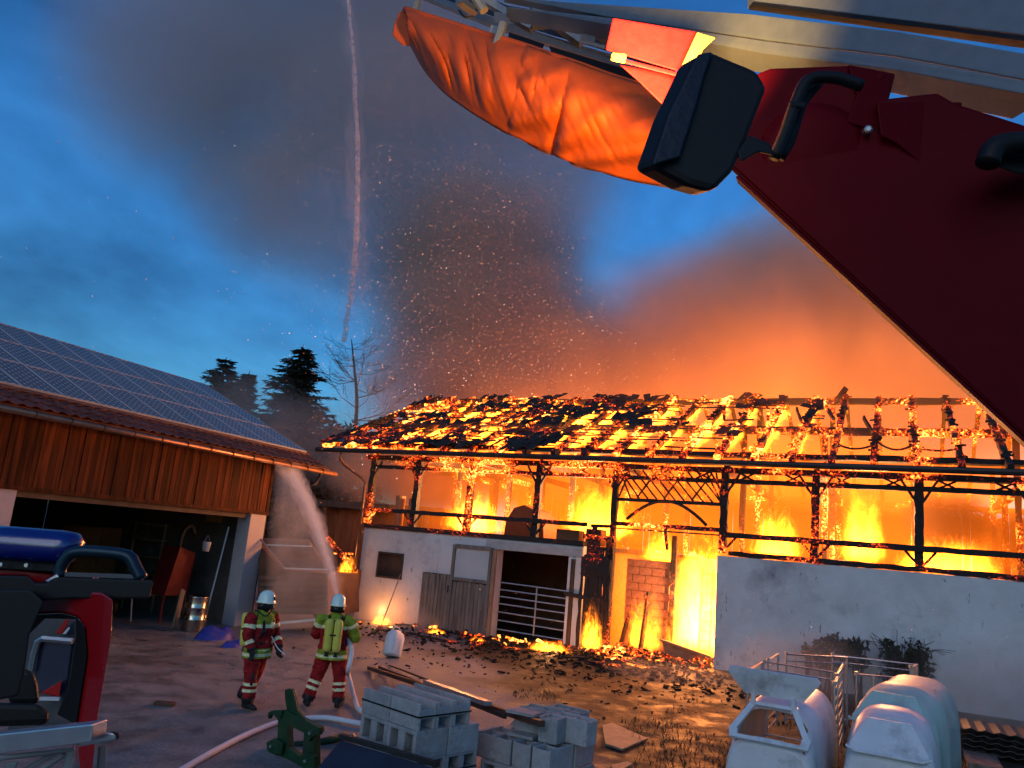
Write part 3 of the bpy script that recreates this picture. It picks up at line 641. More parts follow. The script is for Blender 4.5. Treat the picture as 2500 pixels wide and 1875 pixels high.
smoke("drifting_smoke", [blob(600, 1000, 41, 200, 120), blob(800, 1080, 39, 230, 150), blob(940, 1160, 36, 190, 140)], 0.15, (0.78, 0.62, 0.56), 0.25, "thin purple haze drifting across the conifers left of the barn", step=0.9, off=.15, namp=1.2)
smoke("loft_smoke", [(tuple(BP(1.5, 26.5, 4.6)), (1.7, 1.5, 1.2)), (tuple(BP(3.6, 27, 4.3)), (1.6, 1.6, 1.3))], 2.2, (0.10, 0.07, 0.05), 0.9, "dark brown smoke rolling in the right loft bays", step=0.6, off=.25)
smoke("ground_mist", [(tuple(BP(-1.8, 20.9, 0.5)), (3.6, 1.6, 1.5)), (tuple(BP(2.6, 20.6, 0.5)), (3.6, 1.8, 2.0)), (tuple(BP(-5.0, 19.6, 0.2)), (2.2, 1.2, 0.45))], 0.40, (0.80, 0.74, 0.68), 0.55, "thin pale mist drifting along the foot of the right barn wall", step=0.7, off=.36)
smoke("ground_mist", [(tuple(BP(-14.9, 21.6, 0.6)), (1.3, .6, 1.0)), (tuple(BP(-13.9, 21.6, 0.3)), (1.2, .6, .6))], 1.2, (0.8, 0.75, 0.7), 1.2, "small puff of smoke over the embers at the left barn corner", step=0.7, off=.3)

# sparks ------------------------------------------------------------------------------------------
def spark_mat():
    m, n, l = nt("sparks"); out = N(n, "ShaderNodeOutputMaterial"); e = N(n, "ShaderNodeEmission"); ge = N(n, "ShaderNodeNewGeometry")
    r = ramp(n, [(0.0, (0.7, 0.13, 0.05)), (0.7, (1.0, 0.32, 0.15)), (1.0, (1.0, 0.62, 0.48))]); l.new(ge.outputs['Random Per Island'], r.inputs['Fac'])
    l.new(r.outputs['Color'], e.inputs['Color']); l.new(mnode(n, l, 'MULTIPLY_ADD', ge.outputs['Random Per Island'], 1.7, 0.45), e.inputs['Strength']); l.new(e.outputs[0], out.inputs['Surface'])
    m.cycles.emission_sampling = 'NONE'; return m
def make_sparks():
    rnd = random.Random(11); m = MB()
    def one(p, s):
        a = [Vector((rnd.gauss(0, 1), rnd.gauss(0, 1), rnd.gauss(0, 1))).normalized() * s for _ in range(4)]
        m.add([p + q for q in a], [(0, 1, 2), (0, 3, 1), (0, 2, 3), (1, 3, 2)])
    cl = [(1180, 760, 150, 170, 900), (1220, 880, 190, 90, 700), (1100, 560, 170, 130, 520), (1000, 900, 130, 90, 520), (960, 700, 160, 150, 380), (1330, 880, 110, 70, 320), (700, 520, 240, 260, 260), (1700, 930, 280, 60, 160), (900, 1120, 60, 80, 130), (450, 350, 260, 250, 70), (900, 250, 250, 150, 90), (1350, 650, 90, 150, 220), (1050, 420, 220, 60, 240)]
    for (x, y, sx, sy, k) in cl:
        for _ in range(int(k * 1.5)):
            px = rnd.gauss(x, sx); py = rnd.gauss(y, sy)
            Y = rnd.uniform(21, 33)
            p = at(px, py, Y)
            if p.z < 1.0: continue
            one(p, rnd.choice((.010, .012, .014, .018, .026)) * (Y / 28))
    for _ in range(260):        # low sparks drifting off the rubble and eave
        p = BP(rnd.uniform(-17, 2), rnd.uniform(19, 22.1), abs(rnd.gauss(0, 2.0)) + .2); one(p, rnd.choice((.008, .012)))
    o = m.build("sparks", spark_mat()); tag(o, "glowing sparks swirling above the burning barn", "sparks", kind="stuff")
make_sparks()

# water -------------------------------------------------------------------------------------------
def spray_mat(name, dens, nscale, alb=(0.97, 0.96, 0.97), step=0.5, gen=None, grad=(1.0, 0.25), namp=1.2):
    m, n, l = nt(name); out = N(n, "ShaderNodeOutputMaterial"); pv = N(n, "ShaderNodeVolumePrincipled"); pv.inputs['Color'].default_value = (*alb, 1); pv.inputs['Anisotropy'].default_value = 0.0
    ge = N(n, "ShaderNodeNewGeometry"); no = N(n, "ShaderNodeTexNoise", Scale=nscale, Detail=4.0, Roughness=0.6); l.new(ge.outputs['Position'], no.inputs['Vector'])
    at_ = N(n, "ShaderNodeTexCoord"); sp = N(n, "ShaderNodeSeparateXYZ"); l.new(at_.outputs['Generated'], sp.inputs[0])
    g = N(n, "ShaderNodeMapRange"); g.inputs['To Min'].default_value = grad[0]; g.inputs['To Max'].default_value = grad[1]; l.new(sp.outputs['Z'], g.inputs['Value'])
    d = mnode(n, l, 'MAXIMUM', mnode(n, l, 'MULTIPLY_ADD', no.outputs['Fac'], namp, 0.5 - namp / 2 + .0), 0.0)
    l.new(mnode(n, l, 'MULTIPLY', mnode(n, l, 'MULTIPLY', d, dens), g.outputs['Result']), pv.inputs['Density']); l.new(pv.outputs[0], out.inputs['Volume']); m.cycles.volume_step_rate = step
    return m
def spline(pts, n):
    pts = [Vector(p) for p in pts]; out = []
    P = [pts[0] * 2 - pts[1]] + pts + [pts[-1] * 2 - pts[-2]]
    for i in range(1, len(P) - 2):
        for k in range(n):
            t = k / n; a, b, c, d = P[i - 1], P[i], P[i + 1], P[i + 2]
            out.append(0.5 * ((2 * b) + (c - a) * t + (2 * a - 5 * b + 4 * c - d) * t * t + (3 * b - a - 3 * c + d) * t ** 3))
    out.append(pts[-1]); return out
def jet(name, pts, r0, r1, mt, label, wob=0.12, pw=1.0, seed=1):
    rnd = random.Random(seed); P = spline(pts, 8); n = len(P); rs = []
    for i in range(n): rs.append((r0 + (r1 - r0) * (i / (n - 1)) ** pw) * (1 + rnd.uniform(-wob, wob)))
    P = [p + Vector((rnd.uniform(-1, 1), rnd.uniform(-1, 1), rnd.uniform(-1, 1))) * rs[i] * wob * 1.5 for i, p in enumerate(P)]
    o = MB().tube(P, .1, 12, True, rs).build(name, mt); tag(o, label, "water jet", kind="stuff"); return o
def water_skin(name, cover):
    m, n, l = nt(name); out = N(n, "ShaderNodeOutputMaterial"); d = N(n, "ShaderNodeBsdfDiffuse"); d.inputs['Color'].default_value = (.92, .92, .92, 1); tr = N(n, "ShaderNodeBsdfTranslucent"); tr.inputs['Color'].default_value = (.92, .92, .92, 1); tp_ = N(n, "ShaderNodeBsdfTransparent")
    a = N(n, "ShaderNodeMixShader"); a.inputs[0].default_value = .5; l.new(d.outputs[0], a.inputs[1]); l.new(tr.outputs[0], a.inputs[2])
    ge = N(n, "ShaderNodeNewGeometry"); no = N(n, "ShaderNodeTexNoise", Scale=3.0, Detail=6.0, Roughness=.75); l.new(ge.outputs['Position'], no.inputs['Vector'])
    mr = N(n, "ShaderNodeMapRange"); mr.inputs['From Min'].default_value = .62 - cover * .35; mr.inputs['From Max'].default_value = .80 - cover * .2; l.new(no.outputs['Fac'], mr.inputs['Value'])
    lw = N(n, "ShaderNodeLayerWeight", Blend=.35); f = mnode(n, l, 'MULTIPLY', mr.outputs['Result'], mnode(n, l, 'SUBTRACT', 1.0, mnode(n, l, 'MULTIPLY', lw.outputs['Facing'], .85)))
    b = N(n, "ShaderNodeMixShader"); l.new(f, b.inputs[0]); l.new(tp_.outputs[0], b.inputs[1]); l.new(a.outputs[0], b.inputs[2]); l.new(b.outputs[0], out.inputs['Surface']); return m
wp = [(842, -60, 13), (862, 130, 17), (872, 330, 21), (873, 470, 25), (869, 600, 29), (857, 720, 33), (838, 830, 36.5)]
jet("water_jet", [at(*p) for p in wp], 0.030, 0.14, water_skin("jet_core_water", .8), "thin white water jet falling from the ladder in front of the smoke", .22, 1.0, 3)
jet("water_jet", [at(*p) for p in wp], 0.12, 0.62, spray_mat("jet_mist_water", 0.28, 1.1, grad=(0.6, 1.0), step=.4), "pale mist around the tall water jet", .3, 1.0, 4)
hp = [(823, 1452, 14.4), (806, 1385, 15.6), (783, 1310, 17.2), (757, 1240, 19.2), (728, 1182, 21.4), (698, 1135, 24.0), (672, 1100, 26.5), (650, 1075, 28.5)]
for k, (ra, rb, dn_, lb) in enumerate(((.03, .12, 3.4, "dense core of the pink lit hose spray"), (.045, .24, 1.3, "middle of the pink lit water spray arching to the hall gable"), (.06, .42, .55, "outer mist of the pink lit hose spray"))):
    jet("hose_spray", [at(*p) for p in hp], ra, rb, spray_mat("hose_water", dn_, 3.5, grad=(1.9, 0.35), step=.35, namp=1.6), lb, .14, .9, 5 + k)
sv = [at(672, 1125, 20.3), at(745, 1215, 19.0), at(815, 1420, 18.0), at(800, 1530, 18.8), at(640, 1545, 20.0), at(650, 1300, 20.2)]
mv = MB().prism(sv, GN * 0.9 + GU * -.3)
tag(mv.build("spray_veil", spray_mat("veil_water", 0.55, 1.6, grad=(.6, 1.2), namp=1.6)), "veil of fine water falling beside the hall pillar", "water spray", kind="stuff")
# ================================================================== machine hall with solar roof
hall = empty("machine_hall", GP(-18, 15, 0), "open fronted machine hall with brown board gable strip and solar panels on its roof", "building")
M_white = mat("white_render", (0.50, 0.47, 0.47), 0.85, var=0.08, scale=2, bump=0.2, dirt=0.2, dcol=(0.3, 0.27, 0.26))
M_board = mat("stained_boards", (0.135, 0.036, 0.012), 0.7, var=0.75, scale=8, bump=0.35, bscale=18, stretch=(1, 1, 0.07), dirt=0.55, dcol=(0.022, 0.010, 0.006), objvar=0.5, spec=.10)
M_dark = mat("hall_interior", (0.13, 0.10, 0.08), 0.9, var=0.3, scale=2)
M_rtile = mat("red_roof_tile", (0.17, 0.055, 0.042), 0.6, var=0.35, scale=9, bump=0.2, objvar=.35)
M_copper = mat("copper_gutter", (0.42, 0.21, 0.13), 0.35, 0.8, var=0.15, scale=5, bump=0.03)
M_black = mat("black_plastic", (0.012, 0.012, 0.014), 0.45, var=0.2, bump=0.05)
M_alu = mat("aluminium", (0.62, 0.63, 0.65), 0.32, 0.85, var=0.08, scale=10, bump=0.04)
FA = -15.5
def Gbox(a0, a1, b0, b1, z0, z1): return MB().hexa([GP(a0, b0, z0), GP(a1, b0, z0), GP(a1, b1, z0), GP(a0, b1, z0), GP(a0, b0, z1), GP(a1, b0, z1), GP(a1, b1, z1), GP(a0, b1, z1)])
Gbox(FA - .45, FA, 18.15, 18.80, -.2, 3.15).build("pillar", M_white, hall)
Gbox(FA - .45, FA, 7.0, 11.03, -.2, 3.15).build("pillar", M_white, hall)
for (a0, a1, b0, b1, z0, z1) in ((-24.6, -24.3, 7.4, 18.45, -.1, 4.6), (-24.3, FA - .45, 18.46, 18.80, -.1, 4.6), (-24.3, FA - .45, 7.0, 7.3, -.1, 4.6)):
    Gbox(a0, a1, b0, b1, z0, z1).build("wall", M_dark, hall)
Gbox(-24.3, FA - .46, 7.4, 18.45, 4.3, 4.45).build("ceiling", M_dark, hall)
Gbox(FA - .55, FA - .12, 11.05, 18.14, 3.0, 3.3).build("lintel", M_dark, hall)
strip = Gbox(FA - .10, FA - .03, 7.0, 18.82, 3.22, 4.66).build("board_strip", M_board, hall)
b = 8.6; pm = {}
while b < 18.83:
    wd = random.choice((.12, .14, .16)); e = min(b + wd, 18.85)
    Gbox(FA - .03, FA + random.uniform(.006, .03), b + .004, e - .004, 3.15 + random.uniform(-.02, .02), 4.66).build("board", M_board, strip)
    b = e
Gbox(FA - .03, FA + .045, 8.6, 18.86, 3.13, 3.22).build("board", M_board, strip).name = "board"
for k in range(40):                                       # boards of the gable end
    a = FA - .12 - k * .22
    Gbox(a - .215, a, 18.805, 18.835 + random.uniform(0, .012), 3.0, 4.66 + min(k * .22, 4.2) * math.tan(R_(25)) * .92).build("board", M_board, strip)
PT = math.tan(R_(25)); CS = math.cos(R_(25)); SN = math.sin(R_(25))
EA, EZ2 = -14.62, 4.74
def HP(s, b, off=0.0):        # s metres up the slope from the eave
    return GP(EA - s * CS + SN * off, b, EZ2 + s * SN + CS * off)
SR = 5.95
hroof = MB().hexa([HP(0, 5, -.12), HP(0, 20.42, -.12), HP(SR, 20.42, -.12), HP(SR, 5, -.12), HP(0, 5, -.02), HP(0, 20.42, -.02), HP(SR, 20.42, -.02), HP(SR, 5, -.02)]).build("roof", M_rtile, hall)
def HB(s, b, off=0.0): return GP(EA - 2 * SR * CS + s * CS, b, EZ2 + s * SN + off)
MB().hexa([HB(0, 5, -.12), HB(0, 20.42, -.12), HB(SR, 20.42, -.12), HB(SR, 5, -.12), HB(0, 5, -.02), HB(0, 20.42, -.02), HB(SR, 20.42, -.02), HB(SR, 5, -.02)]).build("rear_slope", M_rtile, hroof)
# pantiles: eave strip, verge strip and ridge
prof = [(-.15, .0), (-.11, .035), (-.05, .045), (0.0, .03), (.05, .008), (.10, .0), (.15, .012)]
tl = MB(); n_ = len(prof)
for (x, z) in prof: tl.v.append(Vector((x, -.20, z + .03)))
for (x, z) in prof: tl.v.append(Vector((x, .20, z)))
for (x, z) in prof: tl.v.append(Vector((x, -.20, z + .012)))
for i in range(n_ - 1): tl.f.append((i, i + 1, n_ + i + 1, n_ + i)); tl.f.append((2 * n_ + i + 1, 2 * n_ + i, i, i + 1))
tlm = tl.mesh("roof_tile"); tlm.materials.append(M_rtile)
_X = GN; _Y = (HP(1, 0) - HP(0, 0)).normalized(); _Z = _X.cross(_Y)
Rg = Matrix(((_X.x, _Y.x, _Z.x, 0), (_X.y, _Y.y, _Z.y, 0), (_X.z, _Y.z, _Z.z, 0), (0, 0, 0, 1)))
def tile(s, b):
    o = inst("roof_tile", tlm, M_rtile, hroof, Matrix.Translation(HP(s, b, 0.0)) @ Rg @ Matrix.Rotation(random.uniform(-.02, .02), 4, 'Z')); o.matrix_parent_inverse = basis(hroof).inverted()
b = 9.0
while b < 20.35:
    for s in (.16, .50, .84): tile(s, b)
    b += .292
for k in range(3, 17): tile(.16 + k * .345, 20.30)
for k in range(40):
    bb = 8.9 + k * .3
    if bb < 20.3: MB().tube([HP(SR, bb, .03), HP(SR, bb + .32, .05)], .09, 8).build("ridge_tile", M_rtile, hroof)
# solar modules
def pv_mat():
    m, n, l = nt("solar_cells"); out = N(n, "ShaderNodeOutputMaterial"); b = N(n, "ShaderNodeBsdfPrincipled"); b.inputs['Roughness'].default_value = 0.28; b.inputs['Specular IOR Level'].default_value = 0.25
    tc = N(n, "ShaderNodeTexCoord"); sp = N(n, "ShaderNodeSeparateXYZ"); l.new(tc.outputs['Object'], sp.inputs[0])
    def cell(o, off):
        f = mnode(n, l, 'FRACT', mnode(n, l, 'ADD', mnode(n, l, 'DIVIDE', o, .154), off)); return mnode(n, l, 'ABSOLUTE', mnode(n, l, 'SUBTRACT', f, 0.5))
    fx = cell(sp.outputs['X'], 100.0); fy = cell(sp.outputs['Y'], 100.0)
    s = mnode(n, l, 'ADD', fx, fy); dot = mnode(n, l, 'GREATER_THAN', s, 0.78)
    ln = mnode(n, l, 'GREATER_THAN', mnode(n, l, 'MAXIMUM', fx, fy), 0.485)
    k = mnode(n, l, 'MAXIMUM', dot, mnode(n, l, 'MULTIPLY', ln, 0.3))
    mx = N(n, "ShaderNodeMix", data_type='RGBA'); l.new(k, mx.inputs['Factor']); mx.inputs['A'].default_value = (0.062, 0.068, 0.068, 1); mx.inputs['B'].default_value = (0.75, 0.77, 0.78, 1)
    l.new(mx.outputs['Result'], b.inputs['Base Color']); l.new(b.outputs[0], out.inputs['Surface']); return m
M_pv = pv_mat(); pw, ph = .95, 1.71
pg = MB().box((0, 0, .018), pw - .05, ph - .05, .03).mesh("solar_panel"); pg.materials.append(M_pv)
pf = MB(); pf.box((0, ph / 2 - .02, .02), pw - .012, .035, .045).box((0, -ph / 2 + .02, .02), pw - .012, .035, .045).box((pw / 2 - .02, 0, .02), .03, ph - .08, .045).box((-pw / 2 + .02, 0, .02), .03, ph - .08, .045)
M_pvf = mat('module_frame', (.40, .42, .45), .6, .1, var=.05, bump=0)
pfm = pf.mesh("frame"); pfm.materials.append(M_pvf)
for c in range(13):
    for r in range(3):
        M = Matrix.Translation(HP(.82 + (r + .5) * ph, 20.05 - (c + .5) * pw, .10)) @ Rg
        o = inst("solar_panel", pg, M_pv, hroof, M); o.matrix_parent_inverse = basis(hroof).inverted()
        f = inst("frame", pfm, M_pvf, o, Matrix.Identity(4))
MB().tube([HP(.80, 8.5, .06), HP(.80, 20.15, .06)], .035, 6).build("mounting_rail", M_copper, hroof)
MB().tube([HP(-.06, 8.0, -.10), HP(-.06, 20.75, -.12)], .07, 10).build("gutter", M_copper, hall, smooth=True)
for k in range(14):
    bb = 9.6 + k * .8
    MB().tube([HP(-.06, bb, -.10), HP(-.06, bb + .03, -.10)], .078, 10).build("gutter_bracket", M_gutter, hall)
MB().tube(spline([HP(-.06, 20.0, -.15), HP(-.05, 20.0, -.42), GP(-14.75, 19.85, 4.18), GP(-15.05, 19.45, 4.02), GP(-15.45, 18.95, 3.95), GP(-15.6, 18.90, 3.7), GP(-15.6, 18.90, .1)], 4), .045, 8).build("downpipe", M_gutter, hall, smooth=True)
# ---- things inside the hall
M_red = mat("red_paint", (0.42, 0.012, 0.012), 0.35, var=0.15, scale=4, bump=0.03)
M_orange = mat("orange_brown_cabinet", (0.32, 0.11, 0.03), 0.5, var=0.2, scale=3)
M_wood = mat("raw_wood", (0.34, 0.24, 0.15), 0.7, var=0.3, scale=5, stretch=(1, 1, .2), bump=.2)
M_plas = mat("white_plastic", (0.62, 0.63, 0.64), 0.4, var=0.06, scale=3, bump=.02)
def Gc(a, b, z, sa, sb, sz): return MB().box(GP(a, b, z), sa, sb, sz, GU, GN)
cb = empty("cabinet", GP(-20.5, 17.4, 0), "tall orange brown cabinet deep inside the machine hall", "cabinet")
Gc(-20.5, 17.2, 1.2, .7, 1.5, 2.3).build("carcass", M_orange, cb)
for k in (-1, 1): Gc(-20.13, 17.2 + k * .37, 1.2, .03, .70, 2.2).build("door", M_orange, cb)
tr = empty("car_trailer", GP(-18.4, 15.6, 0), "low trailer with striped tail boards parked in the machine hall", "trailer")
Gc(-18.4, 15.6, .72, 1.9, 1.5, .12).build("bed", M_galv, tr); Gc(-17.40, 15.6, .86, .05, 1.55, .22).build("tail_board", mat("trailer_tail", (.12, .01, .012), .5), tr)
for s in (-1, 1):
    q = Gc(-17.36, 15.6 + s * .72, 1.05, .04, .14, .42).build("light_board", mat("reflector_red", (.5, .03, .02), .4), tr)
    Gc(-17.33, 15.6 + s * .72 - .06, 1.05, .03, .03, .40).build("stripe", M_plas, q); Gc(-17.33, 15.6 + s * .72 + .06, 1.05, .03, .03, .40).build("stripe", M_plas, q)
    wh = MB().lathe([(.08, -.08), (.26, -.08), (.28, -.04), (.28, .04), (.26, .08), (.08, .08)], GP(-18.4, 15.6 + s * .82, .28), 18, GN).build("wheel", M_black, tr)
    MB().lathe([(.02, -.09), (.15, -.09), (.15, .09), (.02, .09)], GP(-18.4, 15.6 + s * .82, .28), 14, GN).build("rim", M_galv, wh)
Gc(-17.35, 15.6, .70, .1, 1.7, .08).build("bumper_bar", M_galv, tr); MB().tube([GP(-17.4, 16.2, .7), GP(-17.35, 16.25, .02)], .025).build("prop_stand", M_galv, tr)
M_tank = mat("shaded_red_tank", (0.14, 0.008, 0.008), .4, var=.2)  # tank red darkened to stand in for shade inside the hall
tk = empty("red_tank", GP(-16.75, 17.0, 0), "tall red hopper tank behind the pillar inside the machine hall", "tank")
MB().prism([GP(-16.7, 16.62, .75), GP(-16.7, 17.42, .75), GP(-16.7, 17.5, 1.9), GP(-16.7, 16.9, 2.05)], GU * -.6).build("body", M_tank, tk)
for (db) in (16.7, 17.35): MB().tube([GP(-16.8, db, .8), GP(-16.8, db, 0)], .035).build("leg", M_tank, tk)
MB().tube(spline([GP(-16.9, 17.05, 2.0), GP(-16.9, 17.1, 2.45), GP(-16.85, 17.3, 2.65), GP(-16.8, 17.45, 2.4)], 5), .07, 8).build("filler_hose", M_black, tk, smooth=True)
bk = empty("white_bucket", GP(-16.3, 17.5, 1.9), "white bucket hanging beside the red tank", "bucket")
MB().lathe([(.09, 0), (.115, .24), (.12, .25), (.12, .26), (.10, .26)], GP(-16.3, 17.45, 1.98), 16).build("shell", M_plas, bk, smooth=True); MB().tube(spline([GP(-16.3, 17.34, 2.22), GP(-16.3, 17.45, 2.42), GP(-16.3, 17.56, 2.22)], 5), .008, 5).build("handle", M_galv, bk)
sg = MB().box(GP(-17.1, 18.43, 2.95), .62, .03, .30, GU, GN).build("yellow_wall_box", mat("yellow_box", (.45, .24, .03), .5)); tag(sg, "small yellow box mounted on the hall side wall above the tank", "wall box")
dr = empty("metal_drum", gr(462, 1536), "shiny steel drum standing at the front of the machine hall", "drum")
_p = gr(470, 1540)
MB().lathe([(.29, 0), (.30, .02), (.30, .28), (.31, .30), (.30, .32), (.30, .58), (.31, .60), (.30, .62), (.30, .86), (.31, .88), (.29, .88), (.28, .84), (.01, .84)], _p, 28).build("shell", mat("drum_steel", (.55, .5, .42), .18, 1.0, var=.1, bump=.02), dr, smooth=True)
def heap(name, c, sx, sy, sz, material, label, cat, seed=1, group=None, res=18):
    m = MB()
    for j in range(res + 1):
        for i in range(res + 1):
            x = i / res * 2 - 1; y = j / res * 2 - 1; r = math.hypot(x, y)
            h = max(0, 1 - r ** 4) ** .6 * (0.55 + .35 * mnoise.noise(Vector((x * 1.6 + seed, y * 1.6, seed * 2.1))) + .28 * abs(mnoise.noise(Vector((x * 4 + seed, y * 4, 1)))))
            m.v.append(Vector(c) + GN * (x * sx) + GU * (y * sy) + Vector((0, 0, h * sz - .02)))
    for j in range(res):
        for i in range(res):
            a = j * (res + 1) + i; m.f.append((a, a + 1, a + res + 2, a + res + 1))
    o = m.build(name, material, smooth=True); tag(o, label, cat, group); return o
M_tarp = mat("blue_tarp", (0.045, 0.06, 0.33), 0.4, var=0.3, scale=6, bump=.3, bscale=9)
heap("blue_tarp", gr(525, 1558), .55, .38, .42, M_tarp, "crumpled blue tarpaulin lying beside the drum", "tarpaulin", 2)
heap("blue_tarp", gr(575, 1578), .42, .22, .22, M_tarp, "small fold of blue tarpaulin by the foot of the pillar", "tarpaulin", 5)
def lean(name, p0, p1, w, t, mt, label, cat="plank", group=None, up=None):
    o = MB().beam(p0, p1, w, t, up or Vector((0, 0, 1))).build(name, mt); tag(o, label, cat, group); return o
lean("wooden_plank", gr(425, 1535), at(447, 1440, gr(425, 1535).y + .5), .16, .04, M_wood, "pale plank leaning inside the hall left of the drum", up=GU)
lean("long_pole", GP(-16.4, 17.95, 0), GP(-16.2, 18.1, 2.7), .04, .04, M_plas, "pale pole leaning on the hall side wall behind the pillar", "pole")
sh = empty("shelf_rack", GP(-19.2, 18.1, 0), "grey shelf rack with rungs on the side wall of the hall", "shelf")
for a in (-19.9, -18.7): MB().beam(GP(a, 18.2, 0), GP(a, 18.2, 2.6), .05, .05, GU).build("upright", M_wood, sh)
for z in (.5, 1.1, 1.6, 2.1, 2.55): Gc(-19.3, 18.2, z, 1.2, .3, .04).build("board", M_wood, sh)
for k, z in enumerate((1.15, 1.66, 2.13)):
    Gc(-19.1 - .2 * k, 18.15, z + .12, .4, .25, .22).build("stored_box", M_dark, sh)
# ================================================================== yard edge behind: shed, wagon, trees
shed = empty("lean_to_shed", BP(-19.5, 27.5, 0), "dark lean to shed with flat roof between the hall and the barn", "shed")
M_shed = mat("shed_boards", (0.13, 0.055, 0.025), 0.8, var=0.4, scale=3, stretch=(1, 1, .15), bump=.3)
for k in range(26):
    u = -23.2 + k * .27
    MB().box(BP(u, 27.6 + random.uniform(0, .03), 1.9), .255, .03, 3.8, UB, NB).build("board", M_shed, shed)
MB().box(BP(-20, 28.6, 4.0), 7.2, 3.0, .14, UB, NB).build("roof", M_gutter, shed); MB().box(BP(-20, 27.05, 3.95), 7.2, .05, .28, UB, NB).build("fascia", M_darkwood, shed)
for u in (-22.5, -17.2): MB().box(BP(u, 27.2, 1.9), .15, .15, 3.8, UB, NB).build("post", M_darkwood, shed)
wg = empty("farm_wagon", at(700, 1500, 24.0), "brown farm wagon with slanted lid behind the water spray", "wagon")
M_wag = mat("wagon_brown", (0.17, 0.085, 0.05), 0.55, var=0.25, scale=3, bump=.1)
def wp_(x, y, Y): return at(x, y, Y)
MB().prism([wp_(632, 1330, 23.5), wp_(692, 1392, 22.6), wp_(800, 1400, 22.6), wp_(800, 1500, 22.6), wp_(628, 1500, 22.6)], GN * 1.6).build("body", M_wag, wg)
MB().prism([wp_(636, 1318, 23.5), wp_(694, 1388, 22.55), wp_(800, 1392, 22.55), wp_(752, 1322, 23.5)], Vector((0, .12, .06))).build("lid", mat("wagon_lid", (.26, .15, .09), .35, .2, var=.2), wg)
for (a, c) in (((636, 1316), (694, 1387)), ((694, 1387), (800, 1391)), ((648, 1330), (760, 1334)), ((668, 1356), (776, 1360))):
    MB().beam(wp_(*a, 22.5 if a[1] > 1380 else 23.3), wp_(*c, 22.5 if c[1] > 1380 else 23.3), .04, .04).build("rail", M_galv, wg)
MB().beam(wp_(640, 1525, 22.5), wp_(800, 1510, 22.5), .05, .07).build("side_rail", M_galv, wg)
for x in (650, 780):
    wh = MB().lathe([(.06, -.1), (.34, -.1), (.37, -.05), (.37, .05), (.34, .1), (.06, .1)], gr(x, 1512) + Vector((0, 0, .37)), 20, GU).build("wheel", M_black, wg)
for k in range(6):
    MB().beam(wp_(634, 1410 + k * 16, 22.56), wp_(798, 1412 + k * 16, 22.56), .03, .10).build("side_board", M_wag, wg, bevel=.006)
# burning timber leaning between shed and barn
bt = MB().rough(at(795, 1310, 25.5), at(868, 1392, 24.2), .10, .12, 10, .3).build("burning_timber", C_mid); tag(bt, "glowing timber slanting down beside the barn corner", "timber")
b2 = MB().rough(at(815, 1350, 25.2), at(862, 1352, 25.0), .06, .06, 6, .3).build("burning_timber", C_mid); tag(b2, "short level timber behind the slanting glowing one", "timber")
cr = MB(); cr.box(at(838, 1425, 24.6), .9, .5, .9, UB, NB); o = cr.build("wooden_crate", M_shed, bevel=.01); tag(o, "dark wooden crate under the burning timber at the barn corner", "crate")
_q = at(852, 1375, 24.3)
me = MB().box((0, 0, .40), .8, .5, .95).mesh("flames"); me.materials.append(FL_small); o = put("flames", me, FL_small); o.location = _q - Vector((0, 0, .30)); o.rotation_euler = (0, 0, -BA); tag(o, "small flames on the slanting timber beside the barn corner", "fire", kind="stuff")
glow(-17.4, 21.9, 2.0, 60, .2)
M_bark = mat("bark", (0.06, 0.045, 0.035), 0.9, var=.3, scale=6, bump=.4)
M_needle = mat("spruce_needles", (0.035, 0.045, 0.03), 0.8, var=.5, scale=1.5, bump=0)
M_twig = mat("bare_twigs", (0.075, 0.055, 0.045), 0.9, var=.3, bump=0)
def spruce(base, H, W, seed, label, hole=0.0):
    rnd = random.Random(seed); t = empty("spruce_tree", base, label, "tree", "conifers behind the hall roof")
    tr_ = MB().tube([base, base + Vector((0, 0, H * .5)), base + Vector((0, 0, H))], .1, 8, True, [H * .016, H * .010, .02]).build("trunk", M_bark, t)
    m = MB(); br = MB(); z = H * .10
    while z < H * .985:
        f = 1 - z / H; n = 12 if f > .3 else 8
        ln0 = W * (f ** .80) * .5 + .18
        for k in range(n):
            if rnd.random() < hole: continue
            a = rnd.uniform(0, 6.283); L = ln0 * rnd.uniform(.55, 1.2); d = Vector((math.cos(a), math.sin(a), 0)); dr = -0.18 - .25 * f + rnd.uniform(-.1, .25)
            p0 = base + Vector((0, 0, z)); tip = p0 + d * L + Vector((0, 0, dr * L + .12 * L))
            br.tube([p0, (p0 + tip) / 2 + Vector((0, 0, -.04 * L)), tip], .03, 4, False, [.03, .02, .008])
            ns = max(4, int(L * 5))
            for i in range(ns):
                q = p0.lerp(tip, (i + .6) / ns * 1.0); s = (.95 - .35 * (i / ns)) * (0.55 + .5 * f) * rnd.uniform(.7, 1.3)
                for sgn in (-1, 1, 0):
                    dv = (Vector((-d.y, d.x, 0)) * sgn + d * .7 + Vector((0, 0, rnd.uniform(-.55, .15)))).normalized(); wv = dv.cross(Vector((rnd.uniform(-1, 1), rnd.uniform(-1, 1), 1))).normalized()
                    m.add([q - wv * s * .16, q + wv * s * .16, q + dv * s + wv * s * .04, q + dv * s - wv * s * .04], [(0, 1, 2, 3)])
                    m.add([q + dv * s * .35 - Vector((0, 0, s * .14)), q + dv * s * .35 + Vector((0, 0, s * .05)), q + dv * s * 1.05], [(0, 1, 2)])
        z += H * .015 * (0.6 + .6 * rnd.random()) + .04
    c = m.build("crown", M_needle, t); br.build("branch", M_bark, c)["kind"] = "stuff"; return t
def zat(x, y, Y): return at(x, y, Y)
p = zat(748, 842, 52); spruce(Vector((p.x - .2, p.y, 0)), p.z, 12.5, 4, "tall dense spruce with pointed top between the hall and the barn", .05)
